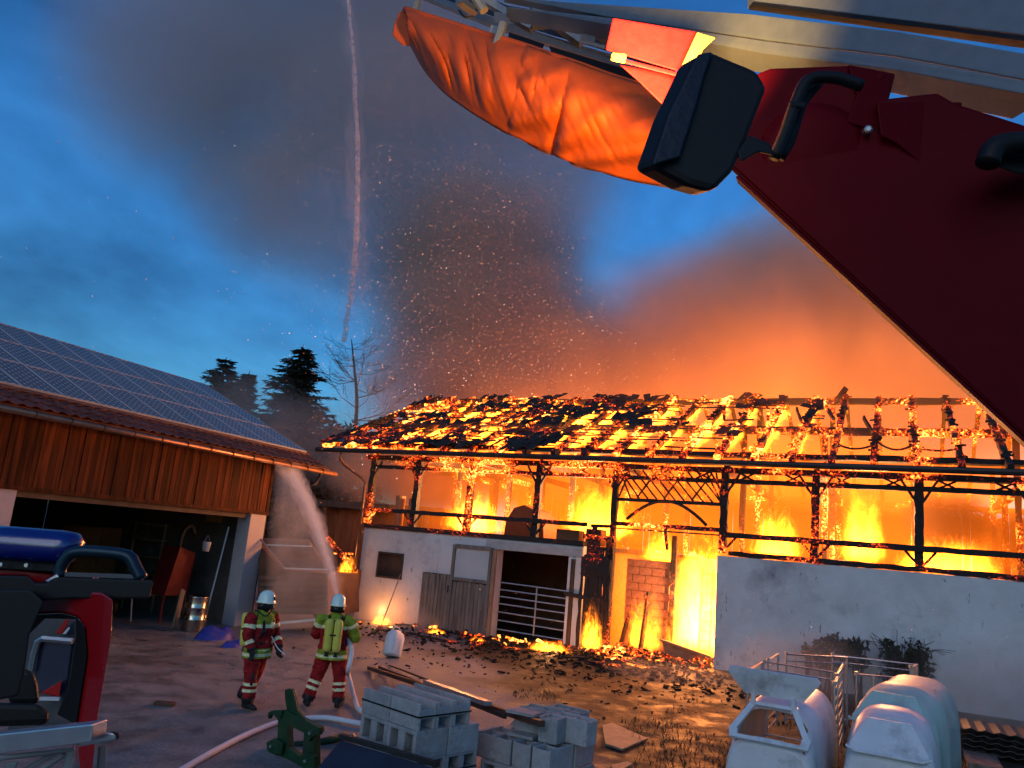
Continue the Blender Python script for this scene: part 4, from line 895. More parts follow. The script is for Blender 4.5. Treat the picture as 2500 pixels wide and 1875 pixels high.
p = zat(553, 872, 55); spruce(Vector((p.x, p.y, 0)), p.z, 12.0, 8, "spruce half veiled by mist behind the hall ridge", .25)
p = zat(610, 905, 57); spruce(Vector((p.x, p.y, 0)), p.z, 5.0, 9, "thin ragged spruce between the two larger ones", .3)
def bare(base, H, seed, label):
    rnd = random.Random(seed); t = empty("bare_tree", base, label, "tree"); tr_ = MB(); tw = MB()
    pts = [base, base + Vector((.1, 0, H * .4)), base + Vector((.0, 0, H * .7)), base + Vector((-.5, 0, H * .88)), base + Vector((-.9, 0, H))]
    sp_ = spline(pts, 5); tr_.tube(sp_, .1, 7, True, [H * .014 * (1 - .9 * i / len(sp_)) for i in range(len(sp_))])
    def br_(p, d, L, r, dep):
        e = p + d * L; mid = (p + e) / 2 + Vector((0, 0, -.05 * L)); e = e + Vector((0, 0, .12 * L))
        tw.tube([p, mid, e], r, 4, False, [r, r * .7, r * .3])
        if dep == 0: return
        for k in range(6 if dep > 1 else 5):
            t_ = rnd.uniform(.25, .98); q = p.lerp(e, t_); dd = (d + Vector((rnd.uniform(-.8, .8), rnd.uniform(-.8, .8), rnd.uniform(-.35, .6)))).normalized(); br_(q, dd, L * rnd.uniform(.25, .5), r * .5, dep - 1)
    for k in range(34):
        f = rnd.uniform(.22, .98); q = sp_[min(int(f * (len(sp_) - 1)), len(sp_) - 1)]; a = rnd.uniform(0, 6.283)
        br_(q, Vector((math.cos(a), math.sin(a) * .6, rnd.uniform(-.1, .55))).normalized(), (1 - f * .75) * H * .24 + .6, .05 * (1.2 - f), 2)
    tr_.build("trunk", M_bark, t, smooth=True); tw.build("crown", M_twig, t); return t
p = zat(858, 828, 48); bare(Vector((p.x + .9, p.y, 0)), p.z, 3, "bare larch with spreading branches left of the barn ridge")
def bush(c, rx, ry, rz, n, seed, label, mt, leaf=.22, name="bush", group=None, stems=4):
    rnd = random.Random(seed); t = empty(name, (c[0], c[1], 0), label, "bush", group); c = Vector(c); m = MB(); st = MB()
    for k in range(stems):
        a = rnd.uniform(0, 6.28); st.tube([Vector((c.x + rnd.uniform(-.3, .3) * rx, c.y + rnd.uniform(-.3, .3) * ry, 0)), c + Vector((math.cos(a) * rx * .5, math.sin(a) * ry * .5, rz * .4))], .02, 5, False, [.03, .01])
    cl = [(Vector((rnd.uniform(-.8, .8) * rx, rnd.uniform(-.8, .8) * ry, rnd.uniform(-.9, .9) * rz)), rnd.uniform(.3, .6)) for _ in range(16)]
    for k in range(n):
        cc, rr = rnd.choice(cl); d = Vector((rnd.gauss(0, 1), rnd.gauss(0, 1), rnd.gauss(0, 1))).normalized() * (rr * rnd.random() ** .4)
        p = c + cc * .75 + Vector((d.x * rx, d.y * ry, d.z * rz)); a = Vector((rnd.gauss(0, 1), rnd.gauss(0, 1), rnd.gauss(0, 1))).normalized() * leaf * rnd.uniform(.5, 1.1); b = a.cross(Vector((rnd.gauss(0, 1), rnd.gauss(0, 1), rnd.gauss(0, 1)))).normalized() * a.length * .45
        m.add([p - a, p + b, p + a, p - b], [(0, 1, 2, 3)])
    m.build("foliage", mt, t); st.build("stem", M_bark, t); return t
M_bush = mat("dry_brown_foliage", (0.07, 0.045, 0.025), .85, var=.4, scale=1.5, bump=0)
for i, (x, y, Y, rx, rz) in enumerate(((690, 1090, 46, 4.0, 4.6), (830, 1085, 44, 3.4, 4.2), (590, 1060, 50, 4.0, 4.5))):
    p = zat(x, y, Y); bush((p.x, p.y, max(p.z * .55, rz * .8)), rx, 2.5, rz, 5200, 20 + i, ("brown leafy thicket right under the tall spruce", "brown thicket under the bare larch", "brown thicket beyond the hall ridge")[i], M_bush, .30)
# weeds against the right barn wall
M_weed = mat("dark_weeds", (0.035, 0.032, 0.018), .85, var=.4, bump=0)
for i, (x, y, rx, rz, n) in enumerate(((2020, 1590, .45, .42, 900), (2095, 1595, .40, .36, 700), (1972, 1605, .12, .32, 160), (2215, 1630, .65, .65, 1500))):
    p = onv(x, y, 21.75); bush((p.x, p.y, max(p.z, rz * .8)), rx, .3, rz, n, 40 + i, ("dark upright weed clump by the right wall", "second dark weed clump right beside the first", "slim single weed left of the weed clumps", "large round scorched bush against the right wall")[i], M_weed, .09, "weed_bush", stems=6)
rb = MB(); rnd = random.Random(5); c = onv(2205, 1600, 21.7)
for k in range(34):
    a = rnd.uniform(-1.2, 1.2); L = rnd.uniform(.5, 1.0); rb.tube(spline([c + Vector((0, 0, -.7)), c + UB * (a * .5) + Vector((0, 0, .15)), c + UB * (a * L) + NB * rnd.uniform(-.2, .2) + Vector((0, 0, .35 + rnd.uniform(-.3, .1)))], 4), .006, 4, False)
o = rb.build("dry_bramble", M_twig); tag(o, "thin dry bramble stems arching over the scorched bush", "bramble")
# ================================================================== firefighters
M_suit = mat("red_turnout_cloth", (0.30, 0.012, 0.014), 0.85, var=0.5, scale=9, bump=.4, bscale=30)
M_lime = mat("lime_cloth", (0.26, 0.33, 0.03), 0.8, var=0.4, scale=9, bump=.3, bscale=30)
M_refl = mat("reflective_tape", (0.80, 0.80, 0.45), 0.35, var=0.25, scale=20, bump=.1)
M_boot = mat("black_boot", (0.015, 0.014, 0.014), 0.5, var=.2, bump=.1)
M_glove = mat("black_glove", (0.02, 0.02, 0.024), 0.7, var=.3, bump=.2)
M_mask = mat("black_mask", (0.012, 0.012, 0.014), 0.3, var=.1, bump=0)
M_helm = mat("luminous_helmet", (0.62, 0.80, 0.72), 0.22, var=.05, scale=3, bump=0, coat=.5)
M_cyl = mat("yellow_cylinder", (0.62, 0.56, 0.10), 0.35, var=.12, scale=6, bump=.03)
M_glass = mat("visor_glass", (0.03, 0.035, 0.06), 0.05, var=.1, bump=0, spec=.9)
SUIT = [M_suit, M_lime, M_refl, M_boot, M_glove, M_mask]
def loft(m, secs, n=14):
    """secs: (centre, side radius vector, front radius vector)"""
    o = len(m.v); k = len(secs)
    for (c, a, b) in secs:
        for i in range(n):
            t = 2 * math.pi * i / n; m.v.append(Vector(c) + Vector(a) * math.cos(t) + Vector(b) * math.sin(t))
    for j in range(k - 1):
        for i in range(n):
            p = o + j * n + i; q = o + j * n + (i + 1) % n; m.f.append((p, q, q + n, p + n))
    m.f.append(tuple(o + i for i in reversed(range(n)))); e = o + (k - 1) * n; m.f.append(tuple(e + i for i in range(n)))
def firefighter(pose, label, group):
    g = MB(); V = Vector; segs = []          # segs: (a, b, ra, rb, bands)
    def limb(pts, rads, bands, n=12, kind='arm'):
        pts = [V(p) for p in pts]
        P = spline(pts, 5); R = []
        for i in range(len(pts) - 1):
            for k in range(5): t = k / 5; R.append(rads[i] * (1 - t) + rads[i + 1] * t)
        R.append(rads[-1]); g.tube(P, .1, n, True, R)
        L = [0]
        for i in range(1, len(P)): L.append(L[-1] + (P[i] - P[i - 1]).length)
        for i in range(len(P) - 1): segs.append((P[i], P[i + 1], R[i], R[i + 1], L[i] / L[-1], L[i + 1] / L[-1], bands, kind))
    lean_ = V(pose.get('lean', (0, 0, 0)))
    def T(z): return lean_ * max(0, (z - .9) / .6)
    tz = [(.775, .252, .188), (.86, .248, .182), (.97, .232, .168), (1.10, .222, .162), (1.25, .235, .17), (1.38, .235, .16), (1.45, .19, .13), (1.50, .10, .09), (1.56, .072, .075)]
    loft(g, [(V((0, 0, z)) + T(z), V((rx, 0, 0)), V((0, ry, 0))) for (z, rx, ry) in tz], 20)
    tb = [(0, .045, 1), (.045, .10, 2), (.10, .125, 1), (.125, .18, 2), (.18, .20, 1), (.20, .50, 0), (.50, .62, 0 if pose.get('back') else 0), (.62, .69, 2), (.69, .95, 1), (.95, 1.01, 5)]
    for i in range(len(tz) - 1):
        z0, z1 = tz[i][0], tz[i + 1][0]; segs.append((V((0, 0, z0)) + T(z0), V((0, 0, z1)) + T(z1), (tz[i][1] + tz[i][2]) / 2, (tz[i + 1][1] + tz[i + 1][2]) / 2, (z0 - .78) / .78, (z1 - .78) / .78, tb, 'torso'))
    lb = [(0, .62, 0), (.62, .675, 2), (.675, .735, 0), (.735, .79, 2), (.79, .90, 0), (.90, 1.1, 3)]
    for s, (hip, knee, ank, toe) in pose['legs'].items():
        limb([hip, V(hip).lerp(V(knee), .5), knee, V(knee).lerp(V(ank), .5), ank], [.135, .130, .105, .100, .100], lb, kind='leg')
        a = V(ank); d = V(toe); d.z = 0; d.normalize(); sd = V((d.y, -d.x, 0)); h = pose.get('heel', {}).get(s, 0.0)
        base = V((a.x, a.y, a.z - .09))
        loft(g, [(base + d * t + V((0, 0, zc)), sd * w, V((0, 0, hh)) + d * .0) for (t, w, hh, zc) in ((-.10, .03, .04, .05 + h), (-.085, .047, .052, .052 + h), (0, .055, .06, .06 + h * .5), (.08, .052, .052, .052), (.14, .05, .042, .042), (.185, .04, .032, .034), (.205, .02, .02, .028))], 12)
        segs.append((base + d * -.1 + V((0, 0, .04)), base + d * .2 + V((0, 0, .03)), .055, .045, 0, 1, [(0, 1.1, 3)], 'leg'))
    ab = [(0, .16, 1), (.16, .34, 0), (.34, .43, 2), (.43, .74, 0), (.74, .83, 2), (.83, .93, 0), (.93, 1.1, 4)]
    if pose.get('limesleeve'): ab = [(0, .22, 1), (.22, .30, 2), (.30, .80, 1), (.80, .88, 2), (.88, 1.1, 4)]
    for s, (sh, el, wr, fdir, curl, thumb) in pose['arms'].items():
        bands = ab if not (pose.get('limesleeve') and s == 'L') else [(0, .2, 1), (.2, .29, 2), (.29, .9, 0), (.9, 1.1, 4)]
        limb([V((sh[0] * .55, sh[1], sh[2] + .01)), sh, V(sh).lerp(V(el), .55), el, V(el).lerp(V(wr), .5), wr], [.075, .098, .092, .080, .074, .060], bands)
        w = V(wr); f = V(fdir).normalized(); th = V(thumb); th = (th - f * th.dot(f)).normalized(); nrm = f.cross(th).normalized() * (1 if curl > 0 else -1)
        loft(g, [(w + f * t, th * a, nrm * b) for (t, a, b) in ((-.03, .036, .032), (.01, .042, .028), (.05, .047, .026), (.095, .044, .022))], 12)
        segs.append((w, w + f * .1, .045, .045, 0, 1, [(0, 1.1, 4)], 'arm'))
        c = abs(curl)
        for i, (off, ln) in enumerate(((.033, .072), (.011, .082), (-.011, .076), (-.032, .060))):
            p = w + f * .085 + th * off; pts = [p - f * .02, p]; d = f.copy(); ax = None
            for k in range(3):
                d = (d + nrm * (.35 + c)).normalized() if k else (d + nrm * .3 * c).normalized(); p = p + d * (ln / 3 + .006); pts.append(p)
            g.tube(pts, .0125, 7, True, [.013, .0135, .013, .012, .010]); segs.append((pts[0], pts[-1], .02, .02, 0, 1, [(0, 1.1, 4)], 'arm'))
        p = w + f * .02 + th * .035; d = (f * .6 + th * .8 + nrm * .25).normalized(); pts = [p - d * .02, p, p + d * .035, p + (d * .6 + f * .6 + nrm * .4 * c).normalized() * .07]
        g.tube(pts, .014, 7, True, [.015, .016, .014, .011]); segs.append((pts[0], pts[-1], .02, .02, 0, 1, [(0, 1.1, 4)], 'arm'))
    hd = V((0, .02, 1.665)) + T(1.665); hq = pose.get('head', 0.0); fx = V((math.cos(hq), math.sin(hq), 0)); fy = V((-math.sin(hq), math.cos(hq), 0))
    loft(g, [(hd + V((0, 0, z)) + fy * o_, fx * a, fy * b) for (z, a, b, o_) in ((-.145, .065, .07, -.01), (-.11, .072, .088, .005), (-.07, .076, .1, .012), (-.02, .082, .105, .008), (.05, .085, .106, 0), (.09, .07, .085, 0), (.115, .035, .045, 0))], 16)
    loft(g, [(hd + fy * (.09 + .02 * k) + V((0, 0, -.02)), fx * (.018 - .003 * k), V((0, 0, .03 - .006 * k))) for k in range(3)], 8)      # nose / mask bulge
    segs.append((hd + V((0, 0, -.16)), hd + V((0, 0, .1)), .11, .11, 0, 1, [(0, 1.1, 5)], 'head'))
    me = g.mesh("raw"); tmp = bpy.data.objects.new("raw", me); COL.objects.link(tmp)
    rm = tmp.modifiers.new("r", 'REMESH'); rm.mode = 'VOXEL'; rm.voxel_size = 0.0095; rm.use_smooth_shade = True
    sm = tmp.modifiers.new("s", 'SMOOTH'); sm.factor = .5; sm.iterations = 2
    dg = bpy.context.evaluated_depsgraph_get(); dg.update()
    body = bpy.data.meshes.new_from_object(tmp.evaluated_get(dg)); bpy.data.objects.remove(tmp)
    # cloth folds, then colour bands by nearest limb
    cn = [(v.co.copy(), v.normal.copy()) for v in body.vertices]; flat = []
    for p, q in cn:
        if .12 < p.z < 1.5: p = p + q * (.018 * mnoise.noise(Vector((p.x * 8, p.y * 8, p.z * 15))) + .008 * (1 - 2 * abs(mnoise.noise(p * 19))))
        flat.extend(p)
    body.vertices.foreach_set("co", flat)
    for mm in SUIT: body.materials.append(mm)
    import numpy as np
    nf_ = len(body.polygons); C = np.empty(nf_ * 3); body.polygons.foreach_get("center", C); C = C.reshape(-1, 3)
    best = np.full(nf_, 1e9); mi = np.zeros(nf_, dtype=np.int32)
    for (a, b, ra, rb, t0, t1, bands, kind) in segs:
        A = np.array(a); D = np.array(b) - A; L2 = D @ D
        if L2 < 1e-9: continue
        t = np.clip((C - A) @ D / L2, 0, 1); d = np.linalg.norm(C - (A + t[:, None] * D), axis=1) / (ra + (rb - ra) * t)
        if kind == 'leg': d = np.where(C[:, 2] > .785, 1e8, d)
        if kind == 'torso': d = np.where(C[:, 2] < .785, 1e8, d)
        tt = t0 + (t1 - t0) * t; k_ = np.zeros(nf_, dtype=np.int32)
        for (x0, x1, k) in bands: k_[(tt >= x0) & (tt < x1)] = k
        w_ = d < best; best[w_] = d[w_]; mi[w_] = k_[w_]
    body.polygons.foreach_set("material_index", mi); body.polygons.foreach_set("use_smooth", np.ones(nf_, dtype=bool)); body.update()
    root = empty("person", pose['loc'], label, "person", group, pose['rz'])
    bo = bpy.data.objects.new("body", body); COL.objects.link(bo); bo.parent = root
    def part(name, mb, mt, par=None, smooth=True):
        mm = mb.mesh(name); mm.materials.append(mt)
        bm = bmesh.new(); bm.from_mesh(mm); bmesh.ops.recalc_face_normals(bm, faces=bm.faces[:]); bm.to_mesh(mm); bm.free()
        for p in mm.polygons: p.use_smooth = smooth
        o = bpy.data.objects.new(name, mm); COL.objects.link(o); o.parent = par or root; return o
    # helmet: deep dome, rim, comb, badge, visor, neck flap
    hc = hd + V((0, 0, .012)); hm = MB()
    secs = [(hc + V((0, 0, z)) + fy * o_, fx * a, fy * b) for (z, a, b, o_) in ((-.035, .132, .165, -.005), (-.02, .134, .165, -.005), (.0, .124, .148, -.005), (.05, .122, .145, -.003), (.10, .108, .128, 0), (.14, .078, .095, 0), (.160, .040, .05, 0), (.165, .012, .016, 0))]
    loft(hm, secs, 24); he = part("helmet", hm, M_helm)
    rim = MB(); ring = [hc + V((0, 0, -.03)) + fx * (.134 * math.cos(t)) + fy * (.165 * math.sin(t) - .005) for t in [2 * math.pi * k / 24 for k in range(25)]]; rim.tube(ring, .008, 6); part("rim", rim, M_refl, he)
    part("badge", MB().box(hc + fy * .150 + V((0, 0, .05)), .045, .012, .05, fx, fy), M_mask, he)
    nf = MB(); loft(nf, [(hd + V((0, 0, z)) - fy * .035, fx * a, fy * b) for (z, a, b) in ((-.005, .118, .10), (-.07, .118, .10), (-.125, .125, .112))], 16); part("neck_flap", nf, M_mask, he)
    vz = MB(); loft(vz, [(hd + fy * (.058) + V((0, 0, z)), fx * a, fy * b) for (z, a, b) in ((-.075, .055, .05), (-.045, .072, .062), (.0, .078, .068), (.03, .072, .06))], 18); part("mask_visor", vz, M_glass)
    rg = MB(); rg.lathe([(.03, 0), (.036, .02), (.03, .05), (.01, .055)], hd + fy * .095 + V((0, 0, -.085)), 12, fy); part("lung_demand_valve", rg, M_mask)
    # breathing set
    bp_ = lambda x, y, z: V((x, y, z)) + T(z)
    cy_ = None
    for s in (-1, 1):
        c = MB(); c.lathe([(.02, -.01), (.05, 0), (.07, .035), (.072, .06), (.072, .45), (.066, .49), (.04, .52), (.015, .525)], bp_(s * .076, -.235, .93), 18, V((0, -.10, 1))); cy_ = part("air_cylinder", c, M_cyl)
        v = MB(); v.lathe([(.02, 0), (.026, -.03), (.022, -.055), (.034, -.06), (.034, -.085), (.01, -.09)], bp_(s * .076, -.233, .93), 10, V((0, -.05, 1))); part("valve", v, M_mask, cy_)
    part("back_plate", MB().box(bp_(0, -.165, 1.16), .24, .03, .52), M_mask)
    st = MB(); ring = [bp_(.158 * math.cos(t), -.255 + .085 * math.sin(t), 1.20) for t in [2 * math.pi * k / 20 for k in range(21)]]; st.tube(ring, .013, 5); part("cylinder_strap", st, M_mask)
    for s in (-1, 1):
        h = MB(); P = spline([bp_(s * .09, -.17, 1.40), bp_(s * .11, -.09, 1.475), bp_(s * .115, .05, 1.46), bp_(s * .12, .155, 1.34), bp_(s * .13, .165, 1.18), bp_(s * .15, .10, 1.06)], 4)
        for i in range(len(P) - 1): h.beam(P[i], P[i + 1] + (P[i + 1] - P[i]) * .15, .040, .010, (P[i] - V((0, 0, 1.25))).normalized())
        part("harness_strap", h, M_mask)
    bt_ = MB(); ring = [bp_(.225 * math.cos(t), .165 * math.sin(t), 1.02) for t in [2 * math.pi * k / 24 for k in range(25)]]
    for i in range(24): bt_.beam(ring[i], ring[i + 1], .012, .045)
    part("waist_belt", bt_, M_mask)
    hs = MB(); hs.tube(spline([bp_(.1, -.2, 1.35), bp_(.17, -.02, 1.52), bp_(.12, .17, 1.45), hd + fy * .14 + V((0, 0, -.09))], 5), .011, 6); part("air_hose", hs, M_mask)
    if not pose.get('back'):
        rgl = MB(); rgl.lathe([(.012, 0), (.032, .01), (.032, .03), (.012, .035)], bp_(.12, .18, 1.22), 12, V((0, 1, 0))); part("pressure_gauge", rgl, M_mask)
        lamp = MB(); lamp.box(bp_(-.06, .175, 1.30), .05, .05, .10); part("torch", lamp, M_refl)
        kp = MB(); kp.box(V(pose['legs']['R'][1]) + V((0.02, .085, -.03)), .11, .03, .20); part("knee_pad", kp, M_glove)
        pk = MB(); pk.box(bp_(-.20, .03, .90), .05, .16, .16); part("pocket", pk, M_suit)
    return root
fa = Vector((0.88, -0.47, 0)); rza = math.atan2(fa.y, fa.x) - math.pi / 2
pa = gr(608, 1728)
firefighter({'loc': (pa.x, pa.y, 0.0), 'rz': rza, 'head': R_(8),
    'legs': {'R': ((.10, .0, .92), (.11, .05, .51), (.11, .06, .10), (.03, 1, 0)), 'L': ((-.10, -.02, .92), (-.12, -.08, .51), (-.14, -.30, .13), (-.1, 1, 0))}, 'heel': {'L': .03},
    'arms': {'R': ((.235, .0, 1.41), (.30, .03, 1.14), (.27, .13, .92), (-.05, .15, -1), .8, (-.1, 1, .1)), 'L': ((-.235, .0, 1.41), (-.31, .04, 1.14), (-.28, .20, .93), (.0, .1, -1), -.5, (.1, 1, .1))},
    'lean': (0, .02, 0)}, "firefighter in red and lime suit with breathing mask walking past the hall pillar", "firefighters in the yard")
pb = gr(793, 1727)
fb = Vector((-0.12, 0.99, 0)); rzb = math.atan2(fb.y, fb.x) - math.pi / 2
firefighter({'loc': (pb.x, pb.y, 0.0), 'rz': rzb, 'head': R_(6), 'back': True, 'limesleeve': True,
    'legs': {'R': ((.11, .0, .92), (.17, .03, .51), (.21, .0, .10), (.25, 1, 0)), 'L': ((-.10, .0, .92), (-.19, .05, .51), (-.30, -.02, .10), (-.3, 1, 0))},
    'arms': {'R': ((.24, .0, 1.40), (.37, .06, 1.13), (.19, .31, 1.13), (-.5, .8, .1), .9, (.1, .2, 1)), 'L': ((-.24, .0, 1.40), (-.31, .12, 1.14), (-.06, .36, 1.22), (.2, .9, .15), -.9, (.1, .1, 1))},
    'lean': (0, .03, 0)}, "firefighter seen from behind spraying water with twin yellow air cylinders", "firefighters in the yard")
# nozzle and hose
Mb_ = Matrix.Translation((pb.x, pb.y, 0)) @ Matrix.Rotation(rzb, 4, 'Z')
def PBL(x, y, z): return Mb_ @ Vector((x, y, z))
nz = empty("hose_nozzle", PBL(.05, .45, 1.2), "black branch pipe held by the spraying firefighter", "nozzle")
n0 = PBL(.13, .34, 1.14); n1 = PBL(-.02, .62, 1.34)
MB().tube([n0, n0.lerp(n1, .4), n0.lerp(n1, .75), n1], .03, 12, True, [.032, .03, .024, .034]).build("barrel", M_mask, nz, smooth=True)
MB().tube([n0.lerp(n1, .3), n0.lerp(n1, .3) + Vector((0, 0, -.12))], .016, 8).build("grip", M_mask, nz)
M_hose = mat("white_hose", (0.66, 0.66, 0.68), 0.6, var=.08, scale=30, bump=.1)
hp_ = [n0, PBL(.24, .12, 1.08), PBL(.33, -.06, .92), PBL(.31, -.10, .62), gr(846, 1690) + Vector((0, 0, .30)), gr(866, 1722) + Vector((0, 0, .08)), gr(884, 1744) + Vector((0, 0, .045)), gr(960, 1762) + Vector((0, 0, .042)), gr(960, 1785) + Vector((0, 0, .042)), gr(880, 1774) + Vector((0, 0, .042)), gr(800, 1760) + Vector((0, 0, .042)), gr(735, 1762) + Vector((0, 0, .042)), gr(680, 1770) + Vector((0, 0, .042)), gr(615, 1795) + Vector((0, 0, .042)), gr(545, 1830) + Vector((0, 0, .042)), gr(450, 1885) + Vector((0, 0, .042)), gr(330, 1960) + Vector((0, 0, .042))]
o = MB().tube(spline(hp_, 7), .040, 12).build("fire_hose", M_hose, smooth=True); tag(o, "white fire hose curving from the firefighter across the yard", "hose")
o = MB().tube(spline([Vector((pa.x, pa.y, 1.15)) + fa * .30 + Vector((0, -.1, 0)), Vector((pa.x, pa.y, .98)) + fa * .42, Vector((pa.x, pa.y, .9)) + fa * .60], 5), .008, 6).build("white_lanyard", M_hose, smooth=True); tag(o, "white line hanging from the belt of the walking firefighter", "rope")
# ================================================================== foreground: block packs, implement, hutches, rubble
M_block = mat("pumice_block", (0.36, 0.36, 0.36), 0.9, var=0.2, scale=7, bump=.6, bscale=45, dirt=.25, dcol=(.13, .12, .11), objvar=.18)
M_strap = mat("pallet_strap", (0.012, 0.012, 0.016), 0.4, bump=0)
M_green = mat("green_machine_paint", (0.012, 0.055, 0.022), 0.4, var=.3, scale=7, bump=.06, dirt=.25, dcol=(.05, .04, .03))
M_steel = mat("dark_steel", (0.06, 0.055, 0.055), 0.45, 0.7, var=.3, scale=5, bump=.1)
M_rust = mat("rusty_steel", (0.10, 0.05, 0.035), 0.7, 0.3, var=.4, scale=7, bump=.2)
def holeblock(sx, sy, sz, hw, hh, hz, k=2, axis='y'):
    """block with k through holes (width hw, height hh, bottom hz) along its depth sy"""
    m = MB(); pitch = sx / k
    if hz > 0: m.box((0, 0, hz / 2), sx, sy, hz)
    if hz + hh < sz: m.box((0, 0, (sz + hz + hh) / 2), sx, sy, sz - hz - hh)
    xs = [-sx / 2]
    for i in range(k): c = -sx / 2 + pitch * (i + .5); xs += [c - hw / 2, c + hw / 2]
    xs.append(sx / 2)
    for i in range(0, len(xs), 2): m.box(((xs[i] + xs[i + 1]) / 2, 0, hz + hh / 2), xs[i + 1] - xs[i], sy, hh)
    return m
def troughblock(sx, sy, sz, t=.04):       # vertical cells, low webs
    m = MB()
    for s in (-1, 1): m.box((0, s * (sy / 2 - t / 2), sz / 2), sx, t, sz)
    for x in (-sx / 2 + .03, 0, sx / 2 - .03): m.box((x, 0, sz * .60), .05, sy - 2 * t, sz * .36)
    return m
def cellblock(sx, sy, sz, t=.035):        # two cells open at the top
    m = MB()
    for s in (-1, 1): m.box((0, s * (sy / 2 - t / 2), sz / 2), sx, t, sz)
    for x in (-sx / 2 + t / 2, 0, sx / 2 - t / 2): m.box((x, 0, sz / 2 - .008), t, sy - 2 * t, sz - .016)
    return m
pk = empty("block_pack", (-0.75, 9.95, 0), "strapped pack of grey hollow building blocks on a pallet", "block pack")
e1 = Vector((.72, -.694, 0)); e2 = Vector((.694, .72, 0)); NC = Vector((-.71, 9.25, 0))
def F1(a, b, z): return NC - e1 * a + e2 * b + Vector((0, 0, z))
def frame(X, Y, p): return Matrix(((X.x, Y.x, 0, p.x), (X.y, Y.y, 0, p.y), (0, 0, 1, p.z), (0, 0, 0, 1)))
def addblk(mb, X, Y, p, parent, jit=.006, rot=.012):
    key = id(mb); me = mb.cache if hasattr(mb, 'cache') else None
    if me is None: me = mb.mesh("block"); me.materials.append(M_block); mb.cache = me
    M = frame(X, Y, Vector(p) + Vector((random.uniform(-jit, jit), random.uniform(-jit, jit), 0))) @ Matrix.Rotation(random.uniform(-rot, rot), 4, 'Z')
    o = inst("block", me, M_block, parent, M)
    if parent is not None: o.matrix_parent_inverse = basis(parent).inverted()
    bv = o.modifiers.new('b', 'BEVEL'); bv.width = .006; bv.segments = 1
    return o
tb_ = troughblock(.515, .268, .285); hb_ = holeblock(.515, .488, .305, .135, .21, .05); rb_ = holeblock(.488, .515, .305, .16, .14, .14)
for r in range(3):
    for c in range(2): addblk(tb_, e1, e2, F1(.26 + c * .522, .137 + r * .274, .806), pk)
for c in range(2):
    for r in range(2): addblk(hb_, e1, e2, F1(.26 + c * .522, .247 + r * .494, .498), pk)
for c in range(2):
    for r in range(2): addblk(rb_, e2, -e1, F1(.26 + c * .522, .247 + r * .494, .190), pk)
for k in range(4): MB().box(F1(.52, .12 + k * .25, .165), 1.05, .11, .022, e1, e2).build("pallet_board", M_wood, pk)
for a in (.06, .52, .98): MB().box(F1(a, .49, .08), .10, 1.0, .14, e1, e2).build("pallet_bearer", M_wood, pk)
for z in (.955, .33):
    m = MB(); d = .006
    L_ = .83 if z > .8 else .99
    m.box(F1(.52, -d, z), 1.06, .004, .018, e1, e2).box(F1(-d, L_ / 2, z), .004, L_, .018, e1, e2).box(F1(1.05, L_ / 2, z), .004, L_, .018, e1, e2)
    m.build("strap", M_strap, pk)
# loose pile of blocks
f1 = Vector((.81, -.586, 0)); f2 = Vector((.586, .81, 0)); N2 = Vector((.87, 9.80, 0))
def F2(a, b, z): return N2 - f1 * a + f2 * b + Vector((0, 0, z))
cb_ = cellblock(.515, .26, .295); sb_ = cellblock(.25, .26, .295); fb_ = holeblock(.515, .488, .295, .15, .20, .05)
lo = [(fb_, f1, f2, F2(.26, .26, 0.0), "lowest loose block at the near corner of the open pile"), (fb_, f1, f2, F2(.79, .26, 0.0), "lowest loose block at the far side of the open pile"), (fb_, f1, f2, F2(.26, .78, 0), "lowest loose block at the barn side of the open pile"), (fb_, f1, f2, F2(.79, .78, 0), "hidden lowest loose block in the middle of the open pile"),
      (cb_, f2, -f1, F2(.15, .27, .30), "loose block with smooth broad face at the near corner of the pile"), (cb_, f2, -f1, F2(.15, .80, .30), "loose block next to the board at the right end of the pile"), (cb_, f2, -f1, F2(.45, .28, .30), "loose block with open cells, second from the near corner"), (cb_, f2, -f1, F2(.74, .28, .30), "loose block beside the broken shard in the pile"), (cb_, f2, -f1, F2(1.02, .28, .30), "outermost loose block nearest the strapped pack"), (cb_, f2, -f1, F2(.60, .82, .30), "loose block in the rear row of the second layer"), (cb_, f2, -f1, F2(.90, .82, .30), "loose block at the rear corner of the second layer"),
      (cb_, f1, f2, F2(.10, .62, .60), "top layer loose block at the right end of the pile"), (cb_, f1, f2, F2(.62, .70, .60), "top layer loose block in the middle of the pile"), (cb_, f1, f2, F2(.42, 1.0, .60), "rear top layer loose block of the pile"), (sb_, f2, -f1, F2(.25, .36, .60), "half block standing upright on top of the pile")]
for (mb, X, Y, p, lb) in lo:
    o = addblk(mb, X, Y, p, None, .012, .05); o.name = "loose_block"; tag(o, lb, "block", "loose blocks beside the strapped pack")
m = MB(); m.box((0, 0, .018), .36, .26, .036); m.box((0, .1, .16), .34, .035, .25); m.box((-.02, 0, .28), .40, .26, .035)
me = m.mesh("loose_block"); me.materials.append(M_block); o = put("loose_block", me, M_block); o.matrix_basis = frame(f1, f2, F2(.62, .30, .60)) @ Matrix.Rotation(.12, 4, 'Z'); tag(o, "block lying on its side with its flat face up on the pile", "block", "loose blocks beside the strapped pack")
m = MB(); m.prism([(-.05, 0, 0), (.06, 0, 0), (.10, 0, .17), (.03, 0, .27), (-.02, 0, .15)], (0, .035, 0)); me = m.mesh("block_shard"); me.materials.append(M_block); o = put("block_shard", me, M_block); o.matrix_basis = frame(f1, f2, F2(.88, .0, .34)) @ Matrix.Rotation(-.35, 4, 'X'); tag(o, "broken block shard leaning against the open pile", "shard")
